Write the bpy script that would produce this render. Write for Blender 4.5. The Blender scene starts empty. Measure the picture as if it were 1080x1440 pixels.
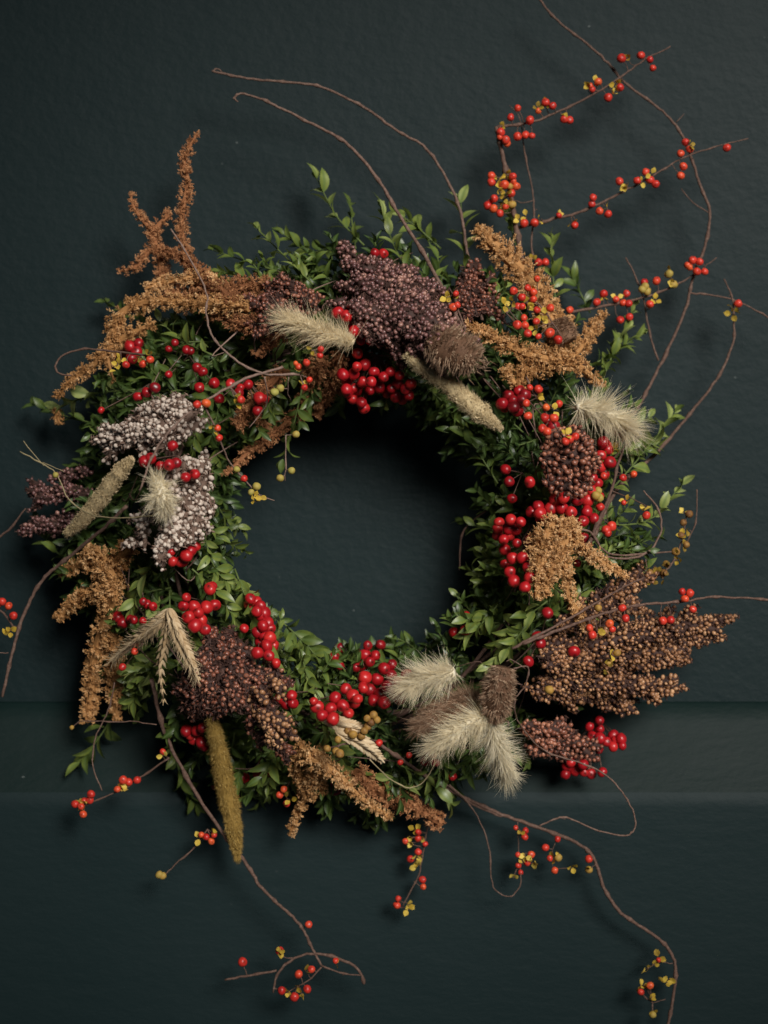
import bpy, math, random
import numpy as np
from mathutils import Vector, Matrix

RNG = np.random.default_rng(7)
random.seed(7)
D = 1.5            # camera distance from the wall (m)
S = 0.0006         # metres per photo pixel on the wall plane
scene = bpy.context.scene
COL = scene.collection

# ------------------------------------------------------------------ camera
cam = bpy.data.cameras.new("camera")
cam_o = bpy.data.objects.new("camera", cam)
COL.objects.link(cam_o)
cam.sensor_fit = 'VERTICAL'
cam.sensor_height = 36.0
cam.lens = 36.0 * D / (1440 * S)
cam.clip_start = 0.05
cam.clip_end = 50
cam_o.location = (0, -D, 0)
cam_o.rotation_euler = (math.radians(90), 0, 0)
cam.dof.use_dof = True
cam.dof.focus_distance = D - 0.135
cam.dof.aperture_fstop = 3.2
scene.camera = cam_o

# ------------------------------------------------------------------ world and light
world = bpy.data.worlds.new("World")
scene.world = world
world.use_nodes = True
bg = world.node_tree.nodes["Background"]
bg.inputs[0].default_value = (0.62, 0.8, 1.0, 1)
bg.inputs[1].default_value = 0.030

def area_light(name, loc, target, size, size_y, energy, color):
    l = bpy.data.lights.new(name, 'AREA')
    l.shape = 'RECTANGLE'
    l.size = size
    l.size_y = size_y
    l.energy = energy
    l.color = color
    o = bpy.data.objects.new(name, l)
    COL.objects.link(o)
    o.location = loc
    d = Vector(target) - Vector(loc)
    o.rotation_euler = d.to_track_quat('-Z', 'Y').to_euler()
    return o
area_light("window_light", (0.64, -1.47, 0.70), (0.05, 0, -0.01), 1.0, 1.0, 4.0, (1.0, 0.955, 0.90)).data.spread = math.radians(31)

scene.view_settings.view_transform = 'Standard'
scene.view_settings.look = 'None'
scene.view_settings.gamma = 1
scene.view_settings.exposure = 0.0

# ------------------------------------------------------------------ materials
def nodes_mat(name):
    m = bpy.data.materials.new(name)
    m.use_nodes = True
    nt = m.node_tree
    return m, nt, nt.nodes["Principled BSDF"]

def plant_mat(name, stops, rough=0.6, spec=0.3, coat=0.0, noise_scale=900, noise_amt=0.35,
              rib=None, sss=0.0, transl=0.0, bump=0.0, bump_scale=2500):
    """tint attribute r (per piece) + object colour r pick a colour on the ramp; g is a mask across the piece"""
    m, nt, b = nodes_mat(name)
    N, L = nt.nodes, nt.links
    at = N.new("ShaderNodeAttribute"); at.attribute_name = "tint"
    sep = N.new("ShaderNodeSeparateColor"); L.new(at.outputs["Color"], sep.inputs[0])
    oi = N.new("ShaderNodeObjectInfo")
    sep2 = N.new("ShaderNodeSeparateColor"); L.new(oi.outputs["Color"], sep2.inputs[0])
    tc = N.new("ShaderNodeTexCoord")
    nz = N.new("ShaderNodeTexNoise"); nz.inputs["Scale"].default_value = noise_scale
    nz.inputs["Detail"].default_value = 3
    L.new(tc.outputs["Object"], nz.inputs["Vector"])
    a1 = N.new("ShaderNodeMath"); a1.operation = 'ADD'
    L.new(sep.outputs[0], a1.inputs[0]); L.new(sep2.outputs[0], a1.inputs[1])
    a2 = N.new("ShaderNodeMath"); a2.operation = 'MULTIPLY_ADD'
    L.new(nz.outputs["Fac"], a2.inputs[0]); a2.inputs[1].default_value = noise_amt
    L.new(a1.outputs[0], a2.inputs[2])
    a3 = N.new("ShaderNodeMath"); a3.operation = 'SUBTRACT'; a3.use_clamp = True
    L.new(a2.outputs[0], a3.inputs[0]); a3.inputs[1].default_value = 0.5 + noise_amt * 0.5
    rp = N.new("ShaderNodeValToRGB")
    el = rp.color_ramp.elements
    el[0].position = stops[0][0]; el[0].color = (*stops[0][1], 1)
    el[1].position = stops[-1][0]; el[1].color = (*stops[-1][1], 1)
    for p, c in stops[1:-1]:
        e = el.new(p); e.color = (*c, 1)
    L.new(a3.outputs[0], rp.inputs[0])
    out = rp.outputs[0]
    if rib is not None:
        mx = N.new("ShaderNodeMix"); mx.data_type = 'RGBA'
        L.new(sep.outputs[1], mx.inputs[0])
        L.new(out, mx.inputs[6]); mx.inputs[7].default_value = (*rib, 1)
        out = mx.outputs[2]
    L.new(out, b.inputs["Base Color"])
    b.inputs["Roughness"].default_value = rough
    b.inputs["Specular IOR Level"].default_value = spec
    b.inputs["Coat Weight"].default_value = coat
    b.inputs["Coat Roughness"].default_value = 0.22
    if sss:
        b.inputs["Subsurface Weight"].default_value = sss
        b.inputs["Subsurface Scale"].default_value = 0.002
    if bump:
        n2 = N.new("ShaderNodeTexNoise"); n2.inputs["Scale"].default_value = bump_scale
        L.new(tc.outputs["Object"], n2.inputs["Vector"])
        bp = N.new("ShaderNodeBump"); bp.inputs["Strength"].default_value = bump
        bp.inputs["Distance"].default_value = 0.0004
        L.new(n2.outputs["Fac"], bp.inputs["Height"]); L.new(bp.outputs[0], b.inputs["Normal"])
    if transl:
        tr = N.new("ShaderNodeBsdfTranslucent"); L.new(out, tr.inputs[0])
        ms = N.new("ShaderNodeMixShader"); ms.inputs[0].default_value = transl
        mo = N["Material Output"]
        L.new(b.outputs[0], ms.inputs[1]); L.new(tr.outputs[0], ms.inputs[2])
        L.new(ms.outputs[0], mo.inputs[0])
    return m

M = {}
M['leaf'] = plant_mat("boxwood_leaf", [(0, (0.020, 0.042, 0.010)), (0.4, (0.064, 0.104, 0.019)), (0.7, (0.20, 0.255, 0.05)), (1, (0.40, 0.46, 0.16))],
                      rough=0.42, spec=0.45, coat=0.10, noise_scale=170, noise_amt=0.42, rib=(0.12, 0.2, 0.06), transl=0.2)
M['leaf_single'] = plant_mat("boxwood_leaf_single", [(0, (0.020, 0.042, 0.010)), (0.4, (0.064, 0.104, 0.019)), (0.7, (0.20, 0.255, 0.05)), (1, (0.40, 0.46, 0.16))],
                      rough=0.42, spec=0.45, coat=0.10, noise_scale=2.6, noise_amt=0.5, rib=(0.13, 0.2, 0.06), transl=0.2)
M['leaf_stem'] = plant_mat("boxwood_stem", [(0, (0.05, 0.07, 0.02)), (1, (0.16, 0.22, 0.06))], rough=0.6)
M['woody'] = plant_mat("woody_twig", [(0, (0.045, 0.026, 0.02)), (0.5, (0.13, 0.075, 0.055)), (1, (0.28, 0.19, 0.15))], rough=0.75, noise_scale=420, noise_amt=1.0, bump=0.9, bump_scale=900)
M['pale_stem'] = plant_mat("pale_stem", [(0, (0.20, 0.15, 0.07)), (1, (0.45, 0.38, 0.22))], rough=0.6)
M['sorghum_seed'] = plant_mat("dark_sorghum_seed", [(0, (0.06, 0.026, 0.028)), (0.5, (0.21, 0.095, 0.085)), (1, (0.48, 0.26, 0.19))], rough=0.38, spec=0.5, coat=0.25, noise_amt=0.2)
M['sorghum_brown'] = plant_mat("brown_sorghum_seed", [(0, (0.10, 0.042, 0.022)), (0.5, (0.33, 0.155, 0.07)), (1, (0.66, 0.38, 0.19))], rough=0.42, spec=0.45, coat=0.2, noise_amt=0.2)
M['sorghum_red'] = plant_mat("red_sorghum_seed", [(0, (0.07, 0.022, 0.016)), (0.5, (0.22, 0.075, 0.045)), (1, (0.46, 0.19, 0.11))], rough=0.4, spec=0.5, coat=0.25, noise_amt=0.2)
M['sorghum_grey'] = plant_mat("grey_seed", [(0, (0.19, 0.145, 0.12)), (0.5, (0.50, 0.41, 0.34)), (1, (0.76, 0.66, 0.56))], rough=0.6, spec=0.3, noise_amt=0.25)
M['glume'] = plant_mat("dark_glume", [(0, (0.022, 0.011, 0.010)), (1, (0.11, 0.055, 0.04))], rough=0.7)
M['glume_grey'] = plant_mat("grey_glume", [(0, (0.09, 0.055, 0.04)), (1, (0.30, 0.20, 0.15))], rough=0.75)
M['amaranth'] = plant_mat("caramel_floret", [(0, (0.24, 0.105, 0.032)), (0.5, (0.60, 0.315, 0.12)), (1, (0.92, 0.62, 0.32))], rough=0.75, spec=0.2, transl=0.12)
M['amaranth_rust'] = plant_mat("rust_floret", [(0, (0.13, 0.048, 0.022)), (0.5, (0.40, 0.17, 0.072)), (1, (0.72, 0.38, 0.18))], rough=0.75, spec=0.2, transl=0.12)
M['ilex'] = plant_mat("red_berry", [(0, (0.15, 0.004, 0.008)), (0.5, (0.40, 0.009, 0.014)), (1, (0.62, 0.03, 0.025))], rough=0.36, spec=0.45, coat=0.12, noise_scale=1.6, noise_amt=0.55, bump=0.12, bump_scale=5, rib=(0.03, 0.01, 0.006), sss=0.1)
M['bitter'] = plant_mat("orange_red_berry", [(0, (0.45, 0.018, 0.016)), (0.5, (0.66, 0.05, 0.028)), (1, (0.76, 0.14, 0.035))], rough=0.38, spec=0.4, coat=0.1, noise_scale=1.5, noise_amt=0.7, rib=(0.12, 0.02, 0.01), sss=0.1, bump=0.12, bump_scale=5)
M['husk'] = plant_mat("yellow_husk", [(0, (0.20, 0.13, 0.02)), (0.5, (0.62, 0.43, 0.05)), (1, (0.8, 0.62, 0.13))], rough=0.65, noise_scale=1.8, noise_amt=0.9, transl=0.2)
M['capsule'] = plant_mat("closed_capsule", [(0, (0.16, 0.07, 0.025)), (0.5, (0.42, 0.24, 0.05)), (1, (0.36, 0.34, 0.08))], rough=0.6, noise_scale=1.8, noise_amt=0.8)
M['cream'] = plant_mat("cream_bristle", [(0, (0.74, 0.58, 0.34)), (0.5, (0.95, 0.82, 0.54)), (1, (0.99, 0.92, 0.72))], rough=0.55, spec=0.4, transl=0.28)
M['taupe'] = plant_mat("taupe_bristle", [(0, (0.12, 0.062, 0.036)), (0.5, (0.30, 0.175, 0.105)), (1, (0.60, 0.44, 0.30))], rough=0.7, spec=0.2, transl=0.15)
M['straw'] = plant_mat("straw_spike", [(0, (0.32, 0.23, 0.12)), (0.5, (0.68, 0.54, 0.31)), (1, (0.86, 0.75, 0.5))], rough=0.7, spec=0.2, transl=0.15)
M['mustard'] = plant_mat("mustard_spike", [(0, (0.17, 0.10, 0.02)), (0.5, (0.42, 0.27, 0.07)), (1, (0.62, 0.46, 0.17))], rough=0.7, spec=0.2, transl=0.15)
M['wheat'] = plant_mat("wheat", [(0, (0.3, 0.19, 0.09)), (0.5, (0.58, 0.42, 0.24)), (1, (0.74, 0.6, 0.4))], rough=0.65, spec=0.25, transl=0.1)

def wall_mat(name, base, alt, stretch, rough, bump_d):
    m, nt, b = nodes_mat(name)
    N, L = nt.nodes, nt.links
    tc = N.new("ShaderNodeTexCoord")
    mp = N.new("ShaderNodeMapping"); mp.inputs["Scale"].default_value = stretch
    L.new(tc.outputs["Object"], mp.inputs[0])
    big = N.new("ShaderNodeTexNoise"); big.inputs["Scale"].default_value = 5; big.inputs["Detail"].default_value = 5
    L.new(tc.outputs["Object"], big.inputs["Vector"])
    rp = N.new("ShaderNodeMix"); rp.data_type = 'RGBA'
    rp.inputs[6].default_value = (*base, 1); rp.inputs[7].default_value = (*alt, 1)
    L.new(big.outputs["Fac"], rp.inputs[0])
    # pale dust specks and nicks in the paint
    vo = N.new("ShaderNodeTexVoronoi"); vo.inputs["Scale"].default_value = 95
    vo.inputs["Randomness"].default_value = 1
    L.new(mp.outputs[0], vo.inputs["Vector"])
    lt = N.new("ShaderNodeMapRange"); lt.inputs[1].default_value = 0.10; lt.inputs[2].default_value = 0.03
    L.new(vo.outputs["Distance"], lt.inputs[0])
    sc = N.new("ShaderNodeSeparateColor"); L.new(vo.outputs["Color"], sc.inputs[0])
    gt = N.new("ShaderNodeMapRange"); gt.inputs[1].default_value = 0.78; gt.inputs[2].default_value = 1.0
    L.new(sc.outputs[0], gt.inputs[0])
    n3 = N.new("ShaderNodeTexNoise"); n3.inputs["Scale"].default_value = 6; L.new(tc.outputs["Object"], n3.inputs["Vector"])
    g3 = N.new("ShaderNodeMapRange"); g3.inputs[1].default_value = 0.56; g3.inputs[2].default_value = 0.66
    L.new(n3.outputs["Fac"], g3.inputs[0])
    m1 = N.new("ShaderNodeMath"); m1.operation = 'MULTIPLY'; L.new(lt.outputs[0], m1.inputs[0]); L.new(gt.outputs[0], m1.inputs[1])
    m2 = N.new("ShaderNodeMath"); m2.operation = 'MULTIPLY'; L.new(m1.outputs[0], m2.inputs[0]); L.new(g3.outputs[0], m2.inputs[1])
    mx = N.new("ShaderNodeMix"); mx.data_type = 'RGBA'
    L.new(m2.outputs[0], mx.inputs[0]); L.new(rp.outputs[2], mx.inputs[6]); mx.inputs[7].default_value = (0.26, 0.29, 0.28, 1)
    L.new(mx.outputs[2], b.inputs["Base Color"])
    b.inputs["Specular IOR Level"].default_value = 0.16
    rr = N.new("ShaderNodeMapRange"); rr.inputs[3].default_value = rough - 0.04; rr.inputs[4].default_value = rough + 0.1
    L.new(big.outputs["Fac"], rr.inputs[0]); L.new(rr.outputs[0], b.inputs["Roughness"])
    f1 = N.new("ShaderNodeTexNoise"); f1.inputs["Scale"].default_value = 130; f1.inputs["Detail"].default_value = 5
    f1.inputs["Roughness"].default_value = 0.6
    L.new(mp.outputs[0], f1.inputs["Vector"])
    f2 = N.new("ShaderNodeTexNoise"); f2.inputs["Scale"].default_value = 22; f2.inputs["Detail"].default_value = 4
    L.new(mp.outputs[0], f2.inputs["Vector"])
    ad = N.new("ShaderNodeMath"); ad.operation = 'MULTIPLY_ADD'
    L.new(f2.outputs["Fac"], ad.inputs[0]); ad.inputs[1].default_value = 1.6; L.new(f1.outputs["Fac"], ad.inputs[2])
    ad2 = N.new("ShaderNodeMath"); ad2.operation = 'ADD'; L.new(ad.outputs[0], ad2.inputs[0]); L.new(m2.outputs[0], ad2.inputs[1])
    bp = N.new("ShaderNodeBump"); bp.inputs["Strength"].default_value = 0.8; bp.inputs["Distance"].default_value = bump_d
    L.new(ad2.outputs[0], bp.inputs["Height"]); L.new(bp.outputs[0], b.inputs["Normal"])
    return m
M['wall'] = wall_mat("wall_paint", (0.0056, 0.0152, 0.0165), (0.0096, 0.0206, 0.0220), (0.85, 1, 1.1), 0.54, 0.0008)
M['ledge'] = wall_mat("ledge_paint", (0.0034, 0.0125, 0.0118), (0.0052, 0.0160, 0.0142), (0.6, 1, 1.4), 0.55, 0.0006)
M['board'] = wall_mat("board_paint", (0.0068, 0.0176, 0.0190), (0.0108, 0.0228, 0.0240), (0.6, 1, 1.3), 0.55, 0.00055)

# ------------------------------------------------------------------ geometry helpers
def nrm(v):
    v = np.asarray(v, float)
    return v / (np.linalg.norm(v, axis=-1, keepdims=True) + 1e-12)

def W(px, py, d):
    """photo pixel on the view ray at distance d in front of the wall -> world point"""
    k = (D - d) / D
    return np.array([(px - 540) * S * k, -d, (720 - py) * S * k])

CX, CY, RM = 500.0, 738.0, 285.0
def surf(px, py):
    t = (math.hypot(px - CX, py - CY) - RM) / 100.0
    return 0.045 + 0.078 * math.exp(-1.1 * t * t)

def depth(px, py, off):
    return surf(px, py) + off

class Geo:
    def __init__(s):
        s.v = []; s.f = []; s.c = []; s.n = 0
    def add(s, v, f, c):
        s.v.append(np.asarray(v, float)); s.f.append(np.asarray(f, int) + s.n); s.c.append(np.asarray(c, float)); s.n += len(v)
    def inst(s, T, Ms, Ps, tints):
        tv, tf, tg = T
        n = len(Ps); k = len(tv)
        if n == 0: return
        v = np.einsum('nij,kj->nki', Ms, tv) + Ps[:, None, :]
        f = tf[None] + (np.arange(n) * k)[:, None, None]
        c = np.zeros((n, k, 2)); c[:, :, 0] = np.asarray(tints)[:, None]; c[:, :, 1] = tg[None]
        s.add(v.reshape(-1, 3), f.reshape(-1, 3), c.reshape(-1, 2))

def mesh_from(name, g, mat, smooth=True, origin=None):
    v = np.concatenate(g.v); f = np.concatenate(g.f); c = np.concatenate(g.c)
    if origin is None: origin = v.mean(axis=0)
    v = v - origin
    me = bpy.data.meshes.new(name)
    me.vertices.add(len(v)); me.vertices.foreach_set("co", v.astype(np.float32).ravel())
    me.loops.add(len(f) * 3); me.loops.foreach_set("vertex_index", f.astype(np.int32).ravel())
    me.polygons.add(len(f)); me.polygons.foreach_set("loop_start", (np.arange(len(f)) * 3).astype(np.int32))
    me.update(calc_edges=True)
    me.polygons.foreach_set("use_smooth", np.full(len(f), smooth))
    a = me.attributes.new("tint", 'FLOAT_COLOR', 'POINT')
    cc = np.ones((len(v), 4), np.float32); cc[:, 0] = c[:, 0]; cc[:, 1] = c[:, 1]; cc[:, 2] = 0
    a.data.foreach_set("color", cc.ravel())
    me.materials.append(mat)
    return me, origin

BASE = {}
def link(o, parent, world):
    COL.objects.link(o)
    o.color = (0.5, 0.5, 0.5, 1)
    if parent is not None:
        o.parent = parent
        world = np.asarray(world, float)
        o.location = Vector(world - BASE[parent.name])
    else:
        o.location = Vector(world)
    BASE[o.name] = np.asarray(world, float)
    return o

def part(name, g, mat, parent, smooth=True, kind=None, origin=None):
    me, org = mesh_from(name, g, mat, smooth, origin)
    o = link(bpy.data.objects.new(name, me), parent, org)
    if kind: o["kind"] = kind
    return o

def inst_part(name, me, parent, pos, R, scale, tint=0.5):
    o = bpy.data.objects.new(name, me)
    link(o, parent, pos)
    o.rotation_mode = 'QUATERNION'
    o.rotation_quaternion = Matrix([list(r) for r in R]).to_quaternion()
    o.scale = (scale, scale, scale) if np.isscalar(scale) else tuple(scale)
    o.color = (tint, 0.5, 0.5, 1)
    return o

def thing(name, label, cat, pos, group=None):
    o = bpy.data.objects.new(name, None)
    o.empty_display_size = 0.01
    link(o, None, pos)
    o["label"] = label; o["category"] = cat
    if group: o["group"] = group
    return o

def catmull(pts, n):
    P = np.asarray(pts, float)
    if len(P) == 2:
        t = np.linspace(0, 1, n)[:, None]
        return P[0] * (1 - t) + P[1] * t
    Q = np.vstack([2 * P[0] - P[1], P, 2 * P[-1] - P[-2]])
    seg = len(P) - 1
    u = np.linspace(0, seg - 1e-6, n)
    i = u.astype(int); t = (u - i)[:, None]
    p0, p1, p2, p3 = Q[i], Q[i + 1], Q[i + 2], Q[i + 3]
    return 0.5 * ((2 * p1) + (-p0 + p2) * t + (2 * p0 - 5 * p1 + 4 * p2 - p3) * t ** 2 + (-p0 + 3 * p1 - 3 * p2 + p3) * t ** 3)

def frames(C):
    T = nrm(np.gradient(C, axis=0))
    N = np.zeros_like(T)
    a = np.array([0, -1, 0.1])
    for i in range(len(T)):
        a = a - T[i] * np.dot(a, T[i]); a = nrm(a); N[i] = a
    B = np.cross(T, N)
    return T, N, B

def tube(g, C, R, sides=6, tint=0.5, cap=True):
    C = np.asarray(C, float); n = len(C)
    R = np.broadcast_to(R, (n,))
    T, N, B = frames(C)
    a = np.linspace(0, 2 * math.pi, sides, endpoint=False)
    V = C[:, None, :] + R[:, None, None] * (np.cos(a)[None, :, None] * N[:, None, :] + np.sin(a)[None, :, None] * B[:, None, :])
    f = []
    for i in range(n - 1):
        for j in range(sides):
            k = (j + 1) % sides
            p, q, r, s = i * sides + j, i * sides + k, (i + 1) * sides + k, (i + 1) * sides + j
            f += [(p, q, r), (p, r, s)]
    V = V.reshape(-1, 3)
    if cap:
        V = np.vstack([V, C[0], C[-1]]); c0 = n * sides; c1 = c0 + 1
        for j in range(sides):
            k = (j + 1) % sides
            f += [(c0, k, j), (c1, (n - 1) * sides + j, (n - 1) * sides + k)]
    c = np.zeros((len(V), 2)); c[:, 0] = tint
    g.add(V, f, c)

def sphere_T(seg=8, ring=5, sx=1, sy=1, sz=1, tipmask=False):
    v = [(0, 0, 1)]; f = []
    for i in range(1, ring):
        th = math.pi * i / ring
        for j in range(seg):
            ph = 2 * math.pi * j / seg
            v.append((math.sin(th) * math.cos(ph), math.sin(th) * math.sin(ph), math.cos(th)))
    v.append((0, 0, -1)); last = len(v) - 1
    for j in range(seg):
        f.append((0, 1 + j, 1 + (j + 1) % seg))
        f.append((last, last - seg + (j + 1) % seg, last - seg + j))
    for i in range(ring - 2):
        for j in range(seg):
            a = 1 + i * seg + j; b = 1 + i * seg + (j + 1) % seg
            f += [(a, a + seg, b + seg), (a, b + seg, b)]
    v = np.array(v) * np.array([sx, sy, sz])
    m = np.zeros(len(v))
    if tipmask: m[0] = 1
    return v, np.array(f), m

def leaf_T(half=0.23, curl=0.16, fold=0.35, power=0.8, rows=6):
    v = [(0, 0, 0)]; m = [0.9]; f = []
    for i in range(1, rows):
        t = i / rows
        w = half * math.sin(math.pi * t ** power) ** 0.85
        zc = 0.10 * math.sin(math.pi * t) - curl * t * t
        for s in (-1, -0.5, 0, 0.5, 1):
            v.append((t, s * w, zc + fold * abs(s) * w * (1 - 0.4 * abs(s))))
            m.append(0.75 if s == 0 else 0.0)
    v.append((1.0, 0, -curl)); m.append(0.3)
    k = 5
    for j in range(k - 1):
        f.append((0, 1 + j, 2 + j))
        b = 1 + (rows - 2) * k
        f.append((b + j, len(v) - 1, b + j + 1))
    for i in range(rows - 2):
        for j in range(k - 1):
            a = 1 + i * k + j
            f += [(a, a + k, a + k + 1), (a, a + k + 1, a + 1)]
    return np.array(v), np.array(f), np.array(m)

LEAVES = [leaf_T(0.20, 0.12, 0.4), leaf_T(0.17, 0.30, 0.5), leaf_T(0.23, 0.02, 0.3, 0.9), leaf_T(0.18, -0.12, 0.55)]
ROUND_LEAF = [leaf_T(0.24, 0.12, 0.3, 1.25), leaf_T(0.27, 0.05, 0.45, 1.35)]
SEED = sphere_T(8, 5, 1, 1, 1.12)
FLORET = (np.array([(0, 0, 1.3), (0.36, 0, 0.1), (0, 0.36, 0.0), (-0.36, 0, 0.1), (0, -0.36, 0.2), (0, 0, -0.6)]),
          np.array([(0, 1, 2), (0, 2, 3), (0, 3, 4), (0, 4, 1), (5, 2, 1), (5, 3, 2), (5, 4, 3), (5, 1, 4)]), np.zeros(6))

def rot_to(dirs, rng=RNG):
    """matrices whose local z looks along dirs with a random spin; columns are the axes"""
    dirs = nrm(dirs); n = len(dirs)
    r = nrm(rng.normal(size=(n, 3)))
    x = nrm(np.cross(r, dirs)); y = np.cross(dirs, x)
    return np.stack([x, y, dirs], axis=2)

def path_w(pts, off, n=None, wob=0.0):
    """list of (px,py[,off]) -> world polyline following the wreath's front"""
    P = np.array([p[:2] for p in pts], float)
    L = np.sum(np.hypot(*np.diff(P, axis=0).T))
    n = n or max(6, int(L / 7))
    C = catmull(P, n)
    offs = [p[2] if len(p) > 2 else off for p in pts]
    u = np.linspace(0, len(pts) - 1, n)
    oo = np.interp(u, range(len(pts)), offs)
    d = np.array([depth(c[0], c[1], o) for c, o in zip(C, oo)])
    for _ in range(3):
        d[1:-1] = (d[:-2] + d[1:-1] + d[2:]) / 3
    w = np.array([W(c[0], c[1], dd) for c, dd in zip(C, d)])
    if wob:
        w[:, 1] += np.cumsum(RNG.normal(size=n)) * wob * S
    return w
K = S * 0.92

# ------------------------------------------------------------------ the wall, the sloping ledge, the board below
def profile(name, yz, mat, label, x0=-1.4, x1=1.4, nx=60):
    g = Geo(); v = []; f = []
    m = len(yz)
    for i in range(nx + 1):
        x = x0 + (x1 - x0) * i / nx
        for (y, z) in yz: v.append((x, y, z))
    for i in range(nx):
        for j in range(m - 1):
            a = i * m + j
            f += [(a, a + m, a + m + 1), (a, a + m + 1, a + 1)]
    g.add(v, f, np.full((len(v), 2), 0.5))
    o = part(name, g, M[mat], None, smooth=False, kind='structure', origin=np.zeros(3))
    o["label"] = label
    return o
zL, zE = -0.160, -0.2355
profile('wall', [(0, 1.6), (0, zL - 0.02)], 'wall', 'dark green painted wall behind the wreath')
# rounded ledge nose so that the edge catches light
nose = [(0.002, zL + 0.0003), (-0.0015, zL - 0.0001), (-0.004, zL - 0.0012)]
a0 = (-0.004, zL - 0.0012); a1 = (-0.032, zE + 0.004)
for t in np.linspace(0, 1, 6)[1:]:
    nose.append((a0[0] + (a1[0] - a0[0]) * t, a0[1] + (a1[1] - a0[1]) * t + 0.0025 * math.sin(math.pi * t) * -1))
ledge = profile('ledge', nose, 'ledge', 'sloping ledge of the dark green wall')
bd = []
ang0 = math.atan2(0.028, 0.0715); RB = 0.034
for t in np.linspace(0, 1, 9):
    a = ang0 * (1 - t)
    bd.append((a1[0] - RB * (math.cos(a) - math.cos(ang0)), a1[1] - RB * (math.sin(ang0) - math.sin(a))))
bd.append((bd[-1][0] - 0.00001, bd[-1][1] - 0.02)); bd.append((bd[-1][0], -1.2))
board = profile('board', bd, 'board', 'dark green painted board below the ledge')
for o in (ledge, board):
    for p in o.data.polygons: p.use_smooth = True

# ------------------------------------------------------------------ boxwood
def sprig(base, tip, n_pairs, leaf_len, tint, bend=0.12, round_=False, rng=RNG, spread=1.0):
    """returns stem polyline and leaf transforms"""
    base = np.asarray(base); tip = np.asarray(tip)
    L = np.linalg.norm(tip - base)
    side = nrm(np.cross(tip - base, rng.normal(size=3)))
    mid = (base + tip) / 2 + side * L * bend * rng.normal()
    C = catmull([base, mid, tip], 10)
    T, N, B = frames(C)
    out = []
    for i in range(n_pairs + 1):
        t = (0.12 + 0.88 * i / n_pairs)
        k = min(9, int(t * 9))
        p = np.array([np.interp(t * 9, range(10), C[:, j]) for j in range(3)])
        a = T[k]
        ph = (math.pi / 2) * (i % 2) + rng.normal() * 0.35 + 0.6
        sv = N[k] * math.cos(ph) + B[k] * math.sin(ph)
        sz = leaf_len * (0.75 + 0.35 * math.sin(math.pi * min(1, t * 0.9))) * rng.uniform(0.82, 1.12)
        for sg in (1, -1):
            ang = math.radians((62 - 32 * t) * spread + rng.normal() * 10)
            x = nrm(a * math.cos(ang) + sv * sg * math.sin(ang) + rng.normal(size=3) * 0.08)
            z = a * math.sin(ang) - sv * sg * math.cos(ang)
            z = z * 0.6 + np.array([0.15, -0.65, 0.35]) + rng.normal(size=3) * 0.22
            z = nrm(z - x * np.dot(z, x))
            y = np.cross(z, x)
            R = np.stack([x, y, z], axis=1)
            v = int(rng.integers(0, 2)) + 4 if round_ else int(rng.integers(0, 4))
            out.append((p, R, sz * rng.uniform(0.85, 1.1), v, float(np.clip(tint + rng.normal() * 0.09 + 0.10 * (t - 0.5), 0, 1))))
    return C, out

ALL_LEAVES = LEAVES + ROUND_LEAF
LEAF_MESH = []
for i, T in enumerate(ALL_LEAVES):
    g = Geo(); g.add(T[0], T[1], np.stack([np.full(len(T[0]), 0.5), T[2]], axis=1))
    me, _ = mesh_from("leaf", g, M['leaf_single'], True, np.zeros(3))
    LEAF_MESH.append(me)

def build_sprig_object(parent_thing, C, leaves, as_thing):
    """real leaves, each its own object"""
    g = Geo(); tube(g, C, np.linspace(1.5, 0.8, len(C)) * K, 5, 0.5)
    if as_thing:
        part('stem', g, M['leaf_stem'], parent_thing); host = parent_thing
    else:
        host = part('sprig', g, M['leaf_stem'], parent_thing)
    for (p, R, sz, v, t) in leaves:
        inst_part('leaf', LEAF_MESH[v], host, p, R, sz, t)

wreath = thing('boxwood_wreath', 'round green boxwood wreath base on the dark wall carrying all the dried stems', 'wreath', W(CX, CY, 0.06))
g = Geo()
for k in range(5):      # bent twig ring the greenery is tied to
    ang = np.linspace(0, 2 * math.pi, 90)
    rr = RM + 20 * np.sin(ang * 3 + k) + RNG.normal() * 18
    pts = np.array([W(CX + r * math.cos(a), CY + r * math.sin(a), 0.06 + 0.012 * math.sin(4 * a + k * 1.3)) for a, r in zip(ang, rr)])
    tube(g, pts, 3.2 * K, 6, 0.35)
part('twig_ring', g, M['woody'], wreath)

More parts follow.
